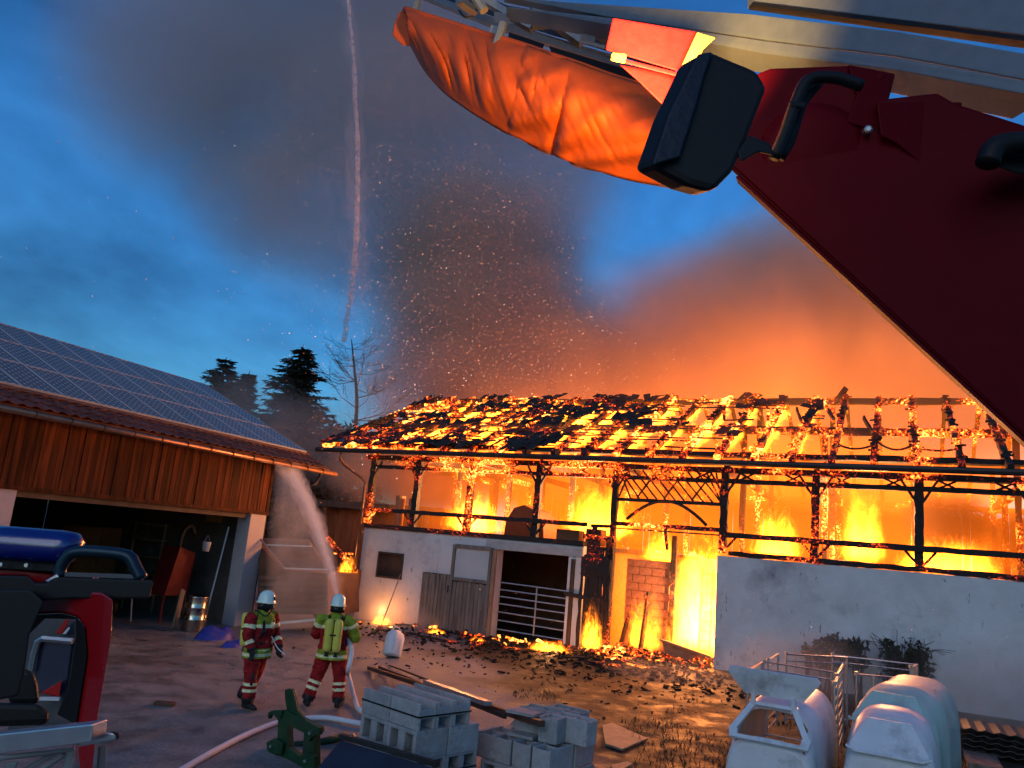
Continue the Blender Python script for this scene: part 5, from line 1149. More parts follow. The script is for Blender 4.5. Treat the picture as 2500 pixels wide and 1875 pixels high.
m = MB(); m.prism([(-.14, 0, 0), (.16, 0, 0), (.10, 0, .16), (-.10, 0, .20)], (0, .035, 0)); me = m.mesh("block_shard"); me.materials.append(M_block); o = put("block_shard", me, M_block); o.matrix_basis = frame(f1, f2, F2(.80, .42, .60)) @ Matrix.Rotation(.5, 4, 'Y'); tag(o, "broken block shard tilted under the steel beam end", "shard")
# dark sheet leaning in front of the pack
T = Vector((-1.58, 9.46, .60)); Rr = Vector((-.42, 8.66, .60)); dn = Vector((-.42, -.62, -.58))
o = MB().prism([T, Rr, Rr + dn, T + dn], Vector((.03, .05, -.02))).build("leaning_sheet", mat("dark_blue_sheet", (.028, .03, .05), .5, var=.2, scale=2, bump=.03), bevel=.004); tag(o, "dark blue sheet panel leaning in front of the block pack", "panel")
o = MB().beam(T + Vector((-.02, .06, .03)), Rr + Vector((.0, .06, .03)), .07, .05).build("dark_rail", M_steel); tag(o, "dark steel rail along the top of the leaning panel", "rail")
# long steel sections
for (a, b, w_, h_, mt, lb) in ((gr(900, 1638) + Vector((0, 0, .06)), Vector((.72, 9.95, .86)), .09, .07, M_rust, "long rusty steel beam resting on the loose block pile"), (gr(925, 1636) + Vector((0, 0, .06)), Vector((.30, 10.85, .72)), .05, .06, M_steel, "thin dark steel bar beside the rusty beam"), (at(1040, 1664, 13.2), at(1192, 1718, 11.0), .11, .06, M_galv, "short galvanised channel lying over the steel beams"), (gr(952, 1628) + Vector((0, 0, .03)), at(1045, 1660, 13.6), .03, .03, M_rust, "thin reddish rod behind the steel beams")):
    o = MB().beam(a, b, w_, h_).build("steel_beam", mt, bevel=.004); tag(o, lb, "steel beam")
# green hitch implement
im = empty("hitch_implement", (-2.4, 10.6, 0), "dark green tractor hitch frame with upright plate standing on the yard", "farm implement")
def iy(x): return 11.05 - (x - 660) * .0078
def ip(x, y, d=0.0): return at(x, y, iy(x) + d)
def ipr(name, px, th=.12, d=0.0): return MB().prism([ip(x, y, d) for (x, y) in px], Vector((.5, .85, 0)) * th).build(name, M_green, im, bevel=.008)
ipr("post", [(678, 1750), (699, 1748), (702, 1838), (676, 1836)], .12)
ipr("post", [(742, 1785), (766, 1783), (767, 1880), (736, 1905), (733, 1880)], .12)
ipr("top_beam", [(668, 1738), (694, 1733), (778, 1776), (779, 1790), (746, 1792), (676, 1757)], .10, -.05)
ipr("bottom_beam", [(650, 1812), (676, 1806), (736, 1850), (736, 1872), (690, 1853), (652, 1830)], .10, .0)
ipr("hook", [(652, 1750), (656, 1738), (668, 1734), (690, 1734), (684, 1756), (672, 1752), (668, 1744), (660, 1746), (656, 1756)], .06, -.1)
ipr("hook", [(755, 1782), (780, 1776), (780, 1794), (762, 1798), (752, 1812)], .06, -.1)
ipr("foot_bracket", [(650, 1812), (668, 1803), (690, 1815), (686, 1842), (664, 1842), (652, 1832)], .08, -.12)
ipr("foot_bracket", [(730, 1846), (748, 1836), (768, 1846), (768, 1880), (742, 1884)], .08, -.12)
ipr("upright_plate", [(695, 1684), (704, 1681), (713, 1683), (718, 1700), (726, 1733), (745, 1758), (712, 1768), (700, 1735), (695, 1705)], .05, .02)
ipr("plate_gusset", [(713, 1683), (719, 1705), (727, 1735), (746, 1760), (735, 1764), (722, 1742), (714, 1712)], .02, -.06)
MB().tube([at(705, 1822, 11.35), at(770, 1815, 11.5), at(846, 1797, 11.75)], .055, 12).build("spike_tube", M_green, im, smooth=True)
MB().lathe([(.01, -.05), (.04, -.03), (.05, 0), (.04, .03), (.01, .05)], at(859, 1799, 11.8), 14, Vector((1, .1, 0))).build("ball_end", mat("brass_ball", (.6, .4, .25), .25, .9), im, smooth=True)
for (x, y) in ((662, 1822), (746, 1858), (757, 1790)): MB().lathe([(.02, -.02), (.02, .02)], ip(x, y, -.13), 8, Vector((-.5, -.85, 0))).build("bolt", M_galv, im)
# canister, rake, loose brick
cn = empty("plastic_canister", gr(955, 1606), "white plastic canister tipped over on the yard in front of the barn doors", "canister")
cR = Matrix.Translation(gr(955, 1607) + Vector((0, 0, .05))) @ Matrix.Rotation(R_(24), 4, 'Y') @ Matrix.Rotation(R_(38), 4, 'Z') @ Matrix.Rotation(R_(-32), 4, 'X')
m = MB()
secs = [(0, .20, .16), (.03, .23, .185), (.45, .23, .185), (.55, .20, .16), (.60, .12, .10), (.62, .06, .06)]
for (z, a, b) in secs:
    for k in range(20):
        t = 2 * math.pi * k / 20; c_, s_ = math.cos(t), math.sin(t); q = (abs(c_) ** 4 + abs(s_) ** 4) ** -.25; m.v.append(cR @ Vector((a * c_ * q * .92, b * s_ * q * .92, z)))
for j in range(len(secs) - 1):
    for k in range(20): p_ = j * 20 + k; q_ = j * 20 + (k + 1) % 20; m.f.append((p_, q_, q_ + 20, p_ + 20))
m.f.append(tuple(reversed(range(20)))); m.f.append(tuple(len(m.v) - 20 + k for k in range(20)))
m.build("body", M_plas, cn, smooth=True); MB().lathe([(.05, 0), (.05, .05), (.01, .055)], cR @ Vector((0, 0, .61)), 12, (cR.to_3x3() @ Vector((0, 0, 1)))).build("cap", M_black, cn)
MB().tube(spline([cR @ Vector((-.16, 0, .55)), cR @ Vector((-.08, 0, .68)), cR @ Vector((.08, 0, .68)), cR @ Vector((.16, 0, .55))], 4), .018, 8).build("handle", M_plas, cn, smooth=True)
for (du) in (-.08, .08): MB().tube([cR @ Vector((du, -.188, .05)), cR @ Vector((du, -.188, .42))], .008, 6).build("rib", M_plas, cn)
rk = empty("rake", gr(930, 1532), "wooden handled rake leaning under the shuttered window", "rake")
MB().tube([gr(928, 1535), onv(978, 1402, 22.18)], .018, 8).build("handle", M_wood, rk); MB().beam(gr(916, 1534) + Vector((0, 0, .03)), gr(940, 1537) + Vector((0, 0, .03)), .05, .05).build("head", M_steel, rk)
o = MB().box(gr(401, 1724) + Vector((0, 0, .03)), .30, .14, .07).build("loose_brick", M_rust, bevel=.008); tag(o, "single dark brick lying alone on the paving", "brick")
# boards on the ground
for i, (px, mt, lb) in enumerate((([(1470, 1770), (1495, 1765), (1582, 1802), (1520, 1828), (1478, 1815)], M_wood, "pale fibre board lying flat right of the block pile"), ([(1490, 1868), (1530, 1858), (1545, 1864), (1505, 1885)], M_wood, "small pale board piece at the bottom edge right of the blocks"))):
    o = MB().prism([gr(x, y, .05) for (x, y) in px], Vector((0, 0, -.03))).build("wooden_board", mt); tag(o, lb, "board")
# calf hutches
M_hutch = mat("white_hutch_plastic", (0.68, 0.69, 0.71), 0.38, var=.10, scale=3, bump=.05, dirt=.35, dcol=(.26, .24, .22))
M_hutchg = mat("greenish_hutch_plastic", (0.42, 0.54, 0.49), 0.4, var=.12, scale=3, bump=.05, dirt=.35, dcol=(.2, .22, .2))
M_inside = mat("hutch_inside", (.10, .08, .07), .8)
def hutch(loc, rz, mt, label, L=2.3, W=1.04, H=1.28, lid='open', sc=1.0):
    """tunnel hutch: -Y end has the sloped rear hatch, +Y the entrance"""
    t = empty("calf_hutch", loc, label, "calf hutch", "calf hutches", rz); t.scale = (sc, sc, sc)
    def prof(w, h, n=20):
        P = [(-w * .5, 0)]
        for k in range(n + 1):
            a = math.pi * (1 - k / n); c, s = math.cos(a), math.sin(a)
            P.append((w * .5 * math.copysign(abs(c) ** .62, c), h * (.30 + .70 * abs(s) ** .62)))
        P.append((w * .5, 0)); return P
    rings = [(-.50 * L, .96, .62), (-.485 * L, 1.0, .70), (-.36 * L, .98, .93), (-.34 * L, .97, .955), (-.15 * L, .98, .985), (-.13 * L, 1.0, 1.0), (.05 * L, 1.0, 1.0), (.07 * L, .975, .985), (.3 * L, .98, .99), (.48 * L, 1.0, 1.0), (.50 * L, .98, .985)]
    m = MB(); n = None
    for (y, fw, fh) in rings:
        P = prof(W * fw, H * fh); n = len(P); m.v += [Vector((x, y, z)) for (x, z) in P]
    for j in range(len(rings) - 1):
        for k in range(n - 1):
            p = j * n + k
            if lid == 'open' and j == 1 and abs((m.v[p].x + m.v[p + 1].x) / 2) < .40 * W and m.v[p].z > .5 * H: continue
            m.f.append((p, p + 1, p + 1 + n, p + n))
    m.f.append(tuple(reversed(range(n))))                                   # rear wall
    me = m.mesh("shell"); me.materials.append(mt)
    for p in me.polygons: p.use_smooth = len(p.vertices) == 4
    o = inst("shell", me, mt, t, Matrix.Identity(4)); sd = o.modifiers.new("s", 'SOLIDIFY'); sd.thickness = .02; sd.offset = -1
    # raised hatch surround on the sloped rear roof
    y0, z0, y1, z1 = -.495 * L, H * .665, -.365 * L, H * .935
    sl = Vector((0, y1 - y0, z1 - z0)); sl.normalize(); nn = Vector((0, -sl.z, sl.y)); c = Vector((0, (y0 + y1) / 2, (z0 + z1) / 2)) + nn * .03
    def S(x, s, o=0.0): return c + Vector((x, 0, 0)) + sl * s + nn * o
    half = math.hypot(y1 - y0, z1 - z0) / 2
    a = [(-.40, -half), (.40, -half), (.42, -half * .6), (.24, half * .9), (-.24, half * .9), (-.42, -half * .6)]; a = [(x * .92, s) for (x, s) in a]; b = [(x * 1.25, s * 1.22) for (x, s) in a]
    if lid == 'open':
        m = MB(); k = len(a)
        m.v += [S(x, s, .0) for x, s in b] + [S(x, s, .0) for x, s in a] + [S(x, s, .045) for x, s in b] + [S(x, s, .045) for x, s in a]
        for i in range(k):
            j = (i + 1) % k; m.f += [(2 * k + i, 2 * k + j, 3 * k + j, 3 * k + i), (3 * k + i, 3 * k + j, k + j, k + i), (j, i, 2 * k + i, 2 * k + j)][:2] + [(i, j, 2 * k + j, 2 * k + i)]
        me = m.mesh("hatch_frame"); me.materials.append(mt); inst("hatch_frame", me, mt, t, Matrix.Identity(4))
        hv = S(0, half * 1.05, .03); fw = Vector((0, -.30, .95)).normalized()
        q = [hv + Vector((x * 1.2, 0, 0)) + fw * (s_) for (x, s_) in ((-.44, .38), (.44, .38), (.47, .33), (.30, .06), (-.30, .06), (-.47, .33))]
        m = MB(); m.prism([p + Vector((0, .0, .04)) for p in q], Vector((0, .035, .012))); me = m.mesh("hatch_lid"); me.materials.append(mt); lo_ = inst("hatch_lid", me, mt, t, Matrix.Identity(4))
        for x in (-.24, .24): mm = MB().beam(hv + Vector((x, -.02, -.04)), hv + Vector((x, -.06, .13)), .05, .04).mesh("hinge"); mm.materials.append(mt); inst("hinge", mm, mt, lo_, Matrix.Identity(4))
    else:
        m = MB(); m.prism([S(x * 1.12, s * 1.12, .0) for x, s in a], nn * .035); me = m.mesh("hatch_lid"); me.materials.append(mt); lo_ = inst("hatch_lid", me, mt, t, Matrix.Identity(4)); bv = lo_.modifiers.new("b", 'BEVEL'); bv.width = .02; bv.segments = 3
        m = MB(); m.tube([S(-.46, -half * .9, .045), S(-.36, -half * 1.12, .045), S(.36, -half * 1.12, .045), S(.46, -half * .9, .045)], .018, 8); me = m.mesh("grip_lip"); me.materials.append(mt); inst("grip_lip", me, mt, lo_, Matrix.Identity(4))
    return t
HA = math.atan2(.5, .866)
hutch((4.08, 11.05, 0), -HA, M_hutch, "white calf hutch with its rear hatch lid propped open", lid='open')
hutch((5.42, 10.80, 0), -HA, M_hutch, "white calf hutch with closed hatch beside the open one", lid='closed')
hutch((6.22, 12.05, 0), -HA - .10, M_hutchg, "larger greenish calf hutch behind the two white ones", lid='closed', sc=1.12)
# tubular pens
def pen_panel(p, q, label, n=6, h=1.32, fill='h'):
    t = empty("pen_panel", (p[0], p[1], 0), label, "pen panel", "galvanised pen panels around the hutches"); P = Vector((*p, 0)); Q = Vector((*q, 0)); U_ = Vector((0, 0, 1))
    MB().tube([P + U_ * .05, P + U_ * h, Q + U_ * h, Q + U_ * .05], .021, 8).build("frame", M_galv, t)
    for k in range(n):
        if fill == 'h': z = .15 + (h - .25) * k / (n - 1) * .98; a, b = P + U_ * z, Q + U_ * z
        else: f = (k + 1) / (n + 1); a, b = P.lerp(Q, f) + U_ * .06, P.lerp(Q, f) + U_ * h
        MB().tube([a, b], .012, 6).build("bar", M_galv, t)
    MB().box(P + U_ * (h + .02), .05, .05, .05).build("clamp", M_galv, t)
    return t
pen_panel((4.10, 12.75), (4.72, 13.95), "leftmost pen panel standing beside the open hutch", 7)
pen_panel((4.98, 14.4), (5.55, 15.5), "pen panel behind the leftmost one", 7)
pen_panel((5.18, 12.1), (5.62, 13.0), "pen panel close along the right side of the open hutch", 8)
pen_panel((5.62, 13.05), (6.45, 14.7), "pen panel in line between the two white hutches", 8)
pen_panel((5.75, 15.6), (7.1, 16.0), "wide rear pen panel left of the scorched bush", 2)
pen_panel((4.8, 14.1), (5.75, 13.5), "pen cross rail over the open hutch entrance", 2)
pen_panel((6.9, 16.2), (8.4, 15.8), "wide rear pen panel behind the greenish hutch", 2)
pen_panel((7.95, 15.2), (8.45, 15.9), "narrow corner pen panel with upright bars", 3, fill='v')
pen_panel((6.15, 13.5), (7.35, 13.55), "pen panel in front of the closed hutch entrance", 3, fill='v')
pen_panel((6.72, 12.2), (7.2, 13.2), "pen panel between closed hutch and greenish hutch", 8)
# sheet pile at the right edge
for k in range(5):
    z = .10 + k * .09; c0 = gr(2455, 1850); m = MB(); n = 16
    for i in range(n + 1):
        x = -.9 + 1.8 * i / n; zz = z + .018 * math.cos(i * math.pi)
        for y in (-.55, .55): m.v.append(c0 + UB * (x + k * .03) + NB * y + Vector((0, 0, zz)))
    for i in range(n): a = 2 * i; m.f.append((a, a + 2, a + 3, a + 1))
    o = m.build("metal_sheet", M_steel); sd = o.modifiers.new("s", 'SOLIDIFY'); sd.thickness = .012
    tag(o, ("lowest", "second", "third", "fourth", "top")[k] + " corrugated metal sheet of the pile at the right edge", "metal sheet", "sheet pile")
o = MB().box(gr(2395, 1860) + Vector((0, 0, .06)), .5, 1.6, .08, UB, NB).build("wooden_board", M_oldwood); tag(o, "grey plank lying between the greenish hutch and the sheet pile", "board")
# ---- rubble and embers
def chunk_field(name, spots, mt, label, cat, seed, kind="stuff"):
    rnd = random.Random(seed); m = MB()
    for (p, s, fl) in spots:
        ax = Vector((rnd.gauss(0, 1), rnd.gauss(0, 1), rnd.gauss(0, .5))).normalized(); L = s * rnd.uniform(.8, 2.4)
        m.rough(p - ax * L / 2 + Vector((0, 0, s * .2)), p + ax * L / 2 + Vector((0, 0, s * .2)), s * rnd.uniform(.5, 1.0), s * fl * rnd.uniform(.4, .9), 2, .45, rnd=rnd)
    o = m.build(name, mt); tag(o, label, cat, kind=kind); return o
rnd = random.Random(21); dark = []; hot = []; fine = []
def gz(p): p.z = gheight(p.x, p.y); return p
for _ in range(1500):
    u = rnd.gauss(-7.5, 3.6); v = min(rnd.gauss(20.6, 1.2), 22.0)
    if u < -16 or u > -2.5 or v < 16: continue
    if u > -4.6 and v > 21.9: continue
    p = gz(BP(u, v, 0)); dark.append((p, rnd.choice((.03, .045, .06, .10)), .7))
for _ in range(240):
    u = rnd.gauss(-7.2, 1.9) if rnd.random() < .65 else rnd.uniform(-15.5, -5); v = min(rnd.gauss(21.55, .45), 22.1)
    if u > -4.7: continue
    hot.append((gz(BP(u, v, 0)) + Vector((0, 0, .03)), rnd.choice((.04, .06, .08, .12)), .7))
for _ in range(150): hot.append((gz(BP(rnd.uniform(-7.4, -4.7), rnd.uniform(22.0, 23.4), 0)) + Vector((0, 0, .05)), rnd.choice((.08, .12, .16)), .8))
for _ in range(420):
    p = gz(BP(rnd.gauss(-6.5, 4.0), rnd.gauss(17.8, 1.9), 0)); fine.append((p, rnd.choice((.018, .025, .035, .05)), .7))
for _ in range(160):
    p = gz(BP(rnd.uniform(2.2, 4.6), rnd.uniform(16.5, 19.5), 0)); dark.append((p, rnd.choice((.05, .08, .14)), .7))
for _ in range(26): hot.append((gz(BP(rnd.uniform(2.6, 4.2), rnd.uniform(17.2, 18.4), 0)) + Vector((0, 0, .06)), rnd.choice((.04, .06)), .7))
M_rub = mat("burnt_rubble", (0.026, 0.018, 0.013), .9, var=.5, scale=5, bump=.5)
C_ember = char("embers", 0.40, 0.60, 3.0, 7.0); C_ember.cycles.emission_sampling = 'NONE'
chunk_field("rubble", dark, M_rub, "burnt rubble spread in front of the barn", "rubble", 1)
chunk_field("embers", hot, C_ember, "glowing embers lying along the foot of the barn", "embers", 2)
chunk_field("debris", fine, M_rub, "small charred debris scattered over the yard", "debris", 3)
for i in range(26):                       # bigger charred boards, each its own
    u = rnd.uniform(-14.5, -4.9); v = rnd.uniform(19.6, 21.7); a = rnd.uniform(0, 3.14); L = rnd.uniform(.4, 1.3)
    p = gz(BP(u, v, 0)) + Vector((0, 0, .06)); d = Vector((math.cos(a), math.sin(a), rnd.uniform(-.05, .12))) * L / 2
    o = MB().rough(p - d, p + d, rnd.uniform(.06, .14), .04, 5, .3, rnd=rnd).build("charred_board", C_low if i % 3 else C_mid); tag(o, "charred roof board lying in the rubble before the barn", "board", "charred boards in the rubble")
# tub and rubble inside the cart door
tb2 = empty("feed_trough", BP(-5.2, 22.6, 0), "wide trough standing askew inside the burning cart doorway", "trough")
MB().prism([BP(-6.0, 22.5, .62), BP(-4.62, 22.4, .35), BP(-4.62, 22.4, .15), BP(-5.9, 22.5, .25)], NB * .5).build("body", mat("trough_wood", (.30, .16, .08), .8), tb2); MB().beam(BP(-6.05, 22.46, .66), BP(-4.6, 22.36, .39), .08, .06).build("rim", mat("trough_rim", (.34, .2, .1), .8), tb2)
# hood and barrels in the loft
hd_ = MB(); sec = [BP(-11.6, 23.1, 3.15), BP(-11.55, 23.1, 3.7), BP(-11.3, 23.1, 4.1), BP(-10.95, 23.1, 4.22), BP(-10.5, 23.1, 4.05), BP(-10.2, 23.1, 3.7), BP(-10.15, 23.1, 3.15)]
hd_.prism(sec, NB * 1.3); o = hd_.build("machine_hood", mat("scorched_hood", (.09, .035, .02), .6, .3), bevel=.03); tag(o, "rounded scorched machine hood standing in the barn loft", "machine hood")
for i, (u, z1, r) in enumerate(((-15.9, 4.25, .17), (-15.35, 4.18, .16))):
    o = MB().lathe([(r, 0), (r, z1 - 3.3), (r * 1.08, z1 - 3.3), (r * 1.08, z1 - 3.1), (r * .8, z1 - 3.08)], BP(u, 23.3, 3.1), 16).build("metal_barrel", mat("scorched_barrel", (.2, .12, .08), .5, .4)); tag(o, ("taller scorched barrel at the left end of the loft", "shorter scorched barrel right of the taller one")[i], "barrel")
for i, (u, w_, h_) in enumerate(((-9.2, .75, .42), (-8.75, .5, .5))):
    o = MB().box(BP(u if i == 0 else -8.35, 23.0, 3.1 + h_ / 2), w_, .5, h_, UB, NB).build("wooden_crate", mat("scorched_crate", (.14, .07, .035), .8), bevel=.01); tag(o, ("wide crate on the loft edge above the gate", "darker crate at the right end of the loft above the gate")[i], "crate")
# small fires on the ground
def gfire(u, v, w_, d_, h_, lb, W=40):
    p = gz(BP(u, v, 0)); me = MB().box((0, 0, h_ / 2), w_, d_, h_).mesh("flames"); me.materials.append(FL_small); o = put("flames", me, FL_small); o.location = p - Vector((0, 0, .04)); o.rotation_euler = (0, 0, -BA); tag(o, lb, "fire", kind="stuff")
    if W: glow(u, v - .1, p.z + h_ * .7, W, .15)
gfire(-8.6, 20.6, 1.7, .7, .5, "low flames burning on the rubble in front of the gate", 60)
gfire(-15.0, 21.7, .9, .6, .6, "small fire against the wall at the left barn corner", 40)
gfire(-12.7, 21.3, .9, .5, .28, "tiny flames on embers before the plank doors", 0)
gfire(-11.0, 20.9, .7, .5, .25, "tiny flames in the rubble below the gate", 0)
gfire(-7.9, 21.9, .9, .5, 2.0, "flames licking behind the charred planks", 0)
# grass and straw
def grass():
    rnd = random.Random(31); m = MB()
    for _ in range(9000):
        u = rnd.uniform(-7.0, 2.5); v = rnd.uniform(11.3, 20.2); p = BP(u, v, 0)
        if mnoise.noise(Vector((p.x * .5, p.y * .5, 7))) + .25 * mnoise.noise(Vector((p.x * 2, p.y * 2, 3))) < -.05 + max(0, (-u - 2.5) * .12) + max(0, (v - 17) * .12): continue
        if Vector((p.x - .3, p.y - 10.3)).length < 1.6: continue
        p.z = gheight(p.x, p.y) - .005; h = rnd.uniform(.03, .13); a = rnd.uniform(0, 6.28); w_ = rnd.uniform(.006, .012)
        s = Vector((math.cos(a), math.sin(a), 0)) * w_; tip = p + Vector((rnd.gauss(0, .5) * h, rnd.gauss(0, .5) * h, h))
        m.add([p - s, p + s, tip], [(0, 1, 2)])
    o = m.build("grass", mat("winter_grass", (.035, .034, .015), .8, var=.5, scale=1.2, bump=0)); tag(o, "short winter grass in the soil right of the blocks", "grass", kind="stuff")
grass()
# ================================================================== the ladder truck the photograph is taken from
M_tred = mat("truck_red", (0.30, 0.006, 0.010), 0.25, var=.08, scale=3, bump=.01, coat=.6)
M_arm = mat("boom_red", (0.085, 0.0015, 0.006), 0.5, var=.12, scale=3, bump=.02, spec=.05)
M_rubber = mat("black_rubber", (0.008, 0.008, 0.009), .55, var=.2, bump=.05)
M_blue = mat("blue_beacon", (0.004, 0.012, 0.16), .22, var=.1, bump=0, spec=.8, coat=.5)
M_lad = mat("ladder_aluminium", (0.20, 0.21, 0.225), .45, .3, var=.1, scale=12, bump=.04)
M_trim = mat("cab_trim_grey", (0.10, 0.10, 0.11), .6, var=.15, bump=.05)
truck = empty("fire_truck", (-1.0, 2.5, 0.0), "red ladder fire truck with boom overhead and cab at the lower left", "fire truck")
def pxp(px, Y): return [at(x, y, Y(x, y) if callable(Y) else Y) for (x, y) in px]
def slab(name, px, Y, th, mt, parent=truck, bevel=.006, ext=None):
    P = pxp(px, Y); return MB().prism(P, ext or (P[0] - _C).normalized() * th).build(name, mt, parent, bevel=bevel)
# ---- cab
CY = 3.9
def cy_(x, y): return CY - (x - 100) * .0012
cab = slab("cab", [(-60, 1425), (250, 1446), (277, 1463), (272, 1560), (240, 1745), (226, 1880), (196, 1880), (186, 1764), (213, 1600), (207, 1530), (190, 1506), (150, 1497), (85, 1500), (-60, 1500)], cy_, .35, M_tred, bevel=.012)
slab("window_seal", [(85, 1501), (150, 1498), (189, 1507), (206, 1531), (212, 1600), (186, 1764), (176, 1764), (140, 1745), (168, 1680), (186, 1560), (186, 1512), (110, 1510), (60, 1560), (40, 1552)], lambda x, y: cy_(x, y) - .02, .06, M_rubber, cab, .004)
slab("lower_panel", [(196, 1876), (226, 1872), (222, 2000), (160, 2000)], lambda x, y: cy_(x, y) + .01, .3, M_tred, cab)
slab("door_frame", [(240, 1822), (260, 1818), (250, 1990), (228, 1990)], lambda x, y: cy_(x, y) + .05, .06, M_trim, cab)
slab("inner_door", [(40, 1480), (205, 1490), (200, 1700), (150, 1790), (20, 1790)], lambda x, y: CY + 1.3, .06, mat("cab_inner_door", (.085, .085, .09), .7), cab)
slab("inner_window", [(97, 1565), (178, 1563), (160, 1690), (80, 1690)], lambda x, y: CY + 1.28, .02, M_glass, cab)
MB().tube(pxp([(74, 1640), (82, 1600), (92, 1566), (104, 1559), (178, 1565)], CY + 1.25), .02, 6).build("inner_window_frame", M_galv, cab)
slab("red_stripe", [(135, 1546), (160, 1512), (172, 1512), (152, 1548)], lambda x, y: CY + 1.24, .02, M_red, cab); slab("white_stripe", [(152, 1548), (168, 1530), (172, 1534), (160, 1549)], lambda x, y: CY + 1.24, .02, M_plas, cab)
slab("red_stripe", [(98, 1692), (152, 1660), (145, 1702)], lambda x, y: CY + 1.24, .02, M_red, cab); MB().beam(at(98, 1705, CY + 1.22), at(146, 1706, CY + 1.22), .02, .02).build("sill_strip", M_plas, cab)
# seat
slab("seat_back", [(28, 1640), (50, 1632), (80, 1636), (92, 1668), (98, 1720), (20, 1722)], CY + .5, .16, M_rubber, cab, .03)
slab("seat_cushion", [(-20, 1715), (100, 1718), (120, 1740), (120, 1770), (-20, 1775)], CY + .35, .5, M_rubber, cab, .03)
slab("pillar", [(-60, 1440), (75, 1440), (108, 1470), (72, 1550), (60, 1640), (45, 1700), (-60, 1720)], CY - .25, .10, M_rubber, cab, .01)
# roof deck
rf = slab("roof_deck", [(-60, 1404), (70, 1406), (86, 1424), (118, 1424), (140, 1409), (376, 1417), (366, 1462), (170, 1462), (-60, 1480)], CY - .15, .5, M_rubber, truck, .01)
slab("roof_skin", [(-60, 1386), (30, 1388), (138, 1402), (118, 1422), (86, 1424), (66, 1406), (-60, 1404)], CY + .2, .3, M_tred, rf, .01)
slab("roof_edge", [(110, 1418), (138, 1402), (144, 1408), (122, 1424)], CY - .05, .1, M_alu, rf, .003)
MB().tube(spline(pxp([(146, 1408), (149, 1384), (170, 1354), (200, 1346), (250, 1348), (300, 1354), (320, 1364), (332, 1388), (346, 1413)], CY + .05), 4), .030, 10).build("grab_rail", mat("dark_blue_rail", (.015, .035, .055), .35, .4, bump=0), rf, smooth=True)
MB().beam(at(160, 1402, CY + .05), at(340, 1408, CY + .05), .02, .02).build("grab_rail_foot", M_trim, rf)
bl = MB().tube(pxp([(-60, 1322), (20, 1326), (150, 1336), (178, 1340), (185, 1346)], CY + .15), .1, 18, True, [.085, .085, .085, .080, .055]).build("beacon", M_blue, truck, smooth=True)
slab("beacon_base", [(-60, 1358), (180, 1366), (150, 1398), (-60, 1386)], CY + .15, .2, M_rubber, bl)
for (x, y) in ((4, 1378), (66, 1380), (142, 1385), (160, 1378)): MB().lathe([(.010, -.01), (.012, 0), (.01, .01)], at(x, y, CY + .1), 8, Vector((0, -1, 0))).build("bolt", M_alu, bl)
# aluminium guard rail in the corner
AY = 2.75
def ay(x, y): return AY - .0006 * x
gb_ = slab("guard_beam", [(-60, 1799), (226, 1768), (222, 1813), (-60, 1848)], ay, .16, M_alu, truck, .004, Vector((.01, .075, .0)))
slab("guard_tube", [(219, 1797), (262, 1788), (284, 1790), (283, 1806), (262, 1812), (186, 1824), (200, 1812)], lambda x, y: AY - .05, .08, M_alu, gb_); slab("guard_cap", [(270, 1786), (290, 1788), (292, 1798), (286, 1808), (283, 1797)], AY - .1, .08, M_rubber, gb_)
slab("lattice_bar", [(-60, 1850), (184, 1824), (184, 1836), (-60, 1866)], AY + .02, .05, M_lad, gb_); slab("lattice_bar", [(184, 1832), (160, 1836), (80, 1882), (108, 1882)], AY + .05, .05, M_lad, gb_); slab("lattice_bar", [(184, 1826), (176, 1880), (150, 1890), (162, 1836)], AY + .02, .05, M_lad, gb_); slab("lattice_bar", [(46, 1858), (34, 1890), (6, 1890), (10, 1862)], AY + .04, .05, M_lad, gb_); slab("lattice_bar", [(20, 1850), (150, 1838), (60, 1885), (40, 1885), (110, 1846)], AY + .08, .05, M_lad, gb_)
# ---- ladder overhead: inverse depth runs linearly along it
def ly(x, y=0, off=0.0):
    i0, i1 = 1 / 6.2, 1 / 2.35; return 1 / (i0 + (i1 - i0) * (x - 950) / 1550.0) + off
lad = slab("ladder", [(1230, -8), (1400, 6), (1834, 34), (2200, 78), (2560, 140), (2560, 205), (2200, 138), (1870, 98), (1480, 40)], ly, .1, M_lad, truck, .004, Vector((0, .10, .03)))
slab("lower_flange", [(1480, 42), (1870, 100), (2200, 140), (2560, 207), (2560, 240), (2200, 172), (1870, 131), (1500, 62), (1236, 16)], lambda x, y: ly(x) - .04, .08, M_lad, lad, .003, Vector((0, .18, .03)))
slab("upper_plate", [(1840, -20), (2560, -20), (2560, 92), (2200, 48), (1840, 4)], lambda x, y: ly(x) + .02, .1, M_lad, lad, .003, Vector((0, .10, .04)))
slab("seam_strip", [(1838, 5), (2200, 49), (2560, 94), (2560, 108), (2200, 60), (1838, 12)], lambda x, y: ly(x) - .01, .1, M_rubber, lad, 0, Vector((0, .06, .02)))
slab("far_chord", [(1020, -12), (1062, -12), (1215, 46), (1340, 86), (1500, 134), (1640, 190), (1630, 204), (1480, 152), (1320, 100), (1200, 60)], lambda x, y: ly(x) + .9, .1, M_lad, lad, .003, Vector((0, .12, .05)))
slab("underside_sheet", [(1062, -10), (1170, -10), (1240, 18), (1500, 58), (1700, 110), (1640, 186), (1500, 130), (1340, 84), (1215, 44)], lambda x, y: ly(x) + .55, .02, M_steel, lad, 0, Vector((0, .02, .03)))
for (a, b) in (((1180, 0), (1300, 70)), ((1300, 20), (1420, 105)), ((1420, 40), (1530, 140)), ((1300, 60), (1440, 42)), ((1120, 0), (1160, 30))):
    MB().beam(at(*a, ly(a[0]) + .25), at(*b, ly(b[0]) + .6), .07, .05).build("cross_brace", M_lad, lad)
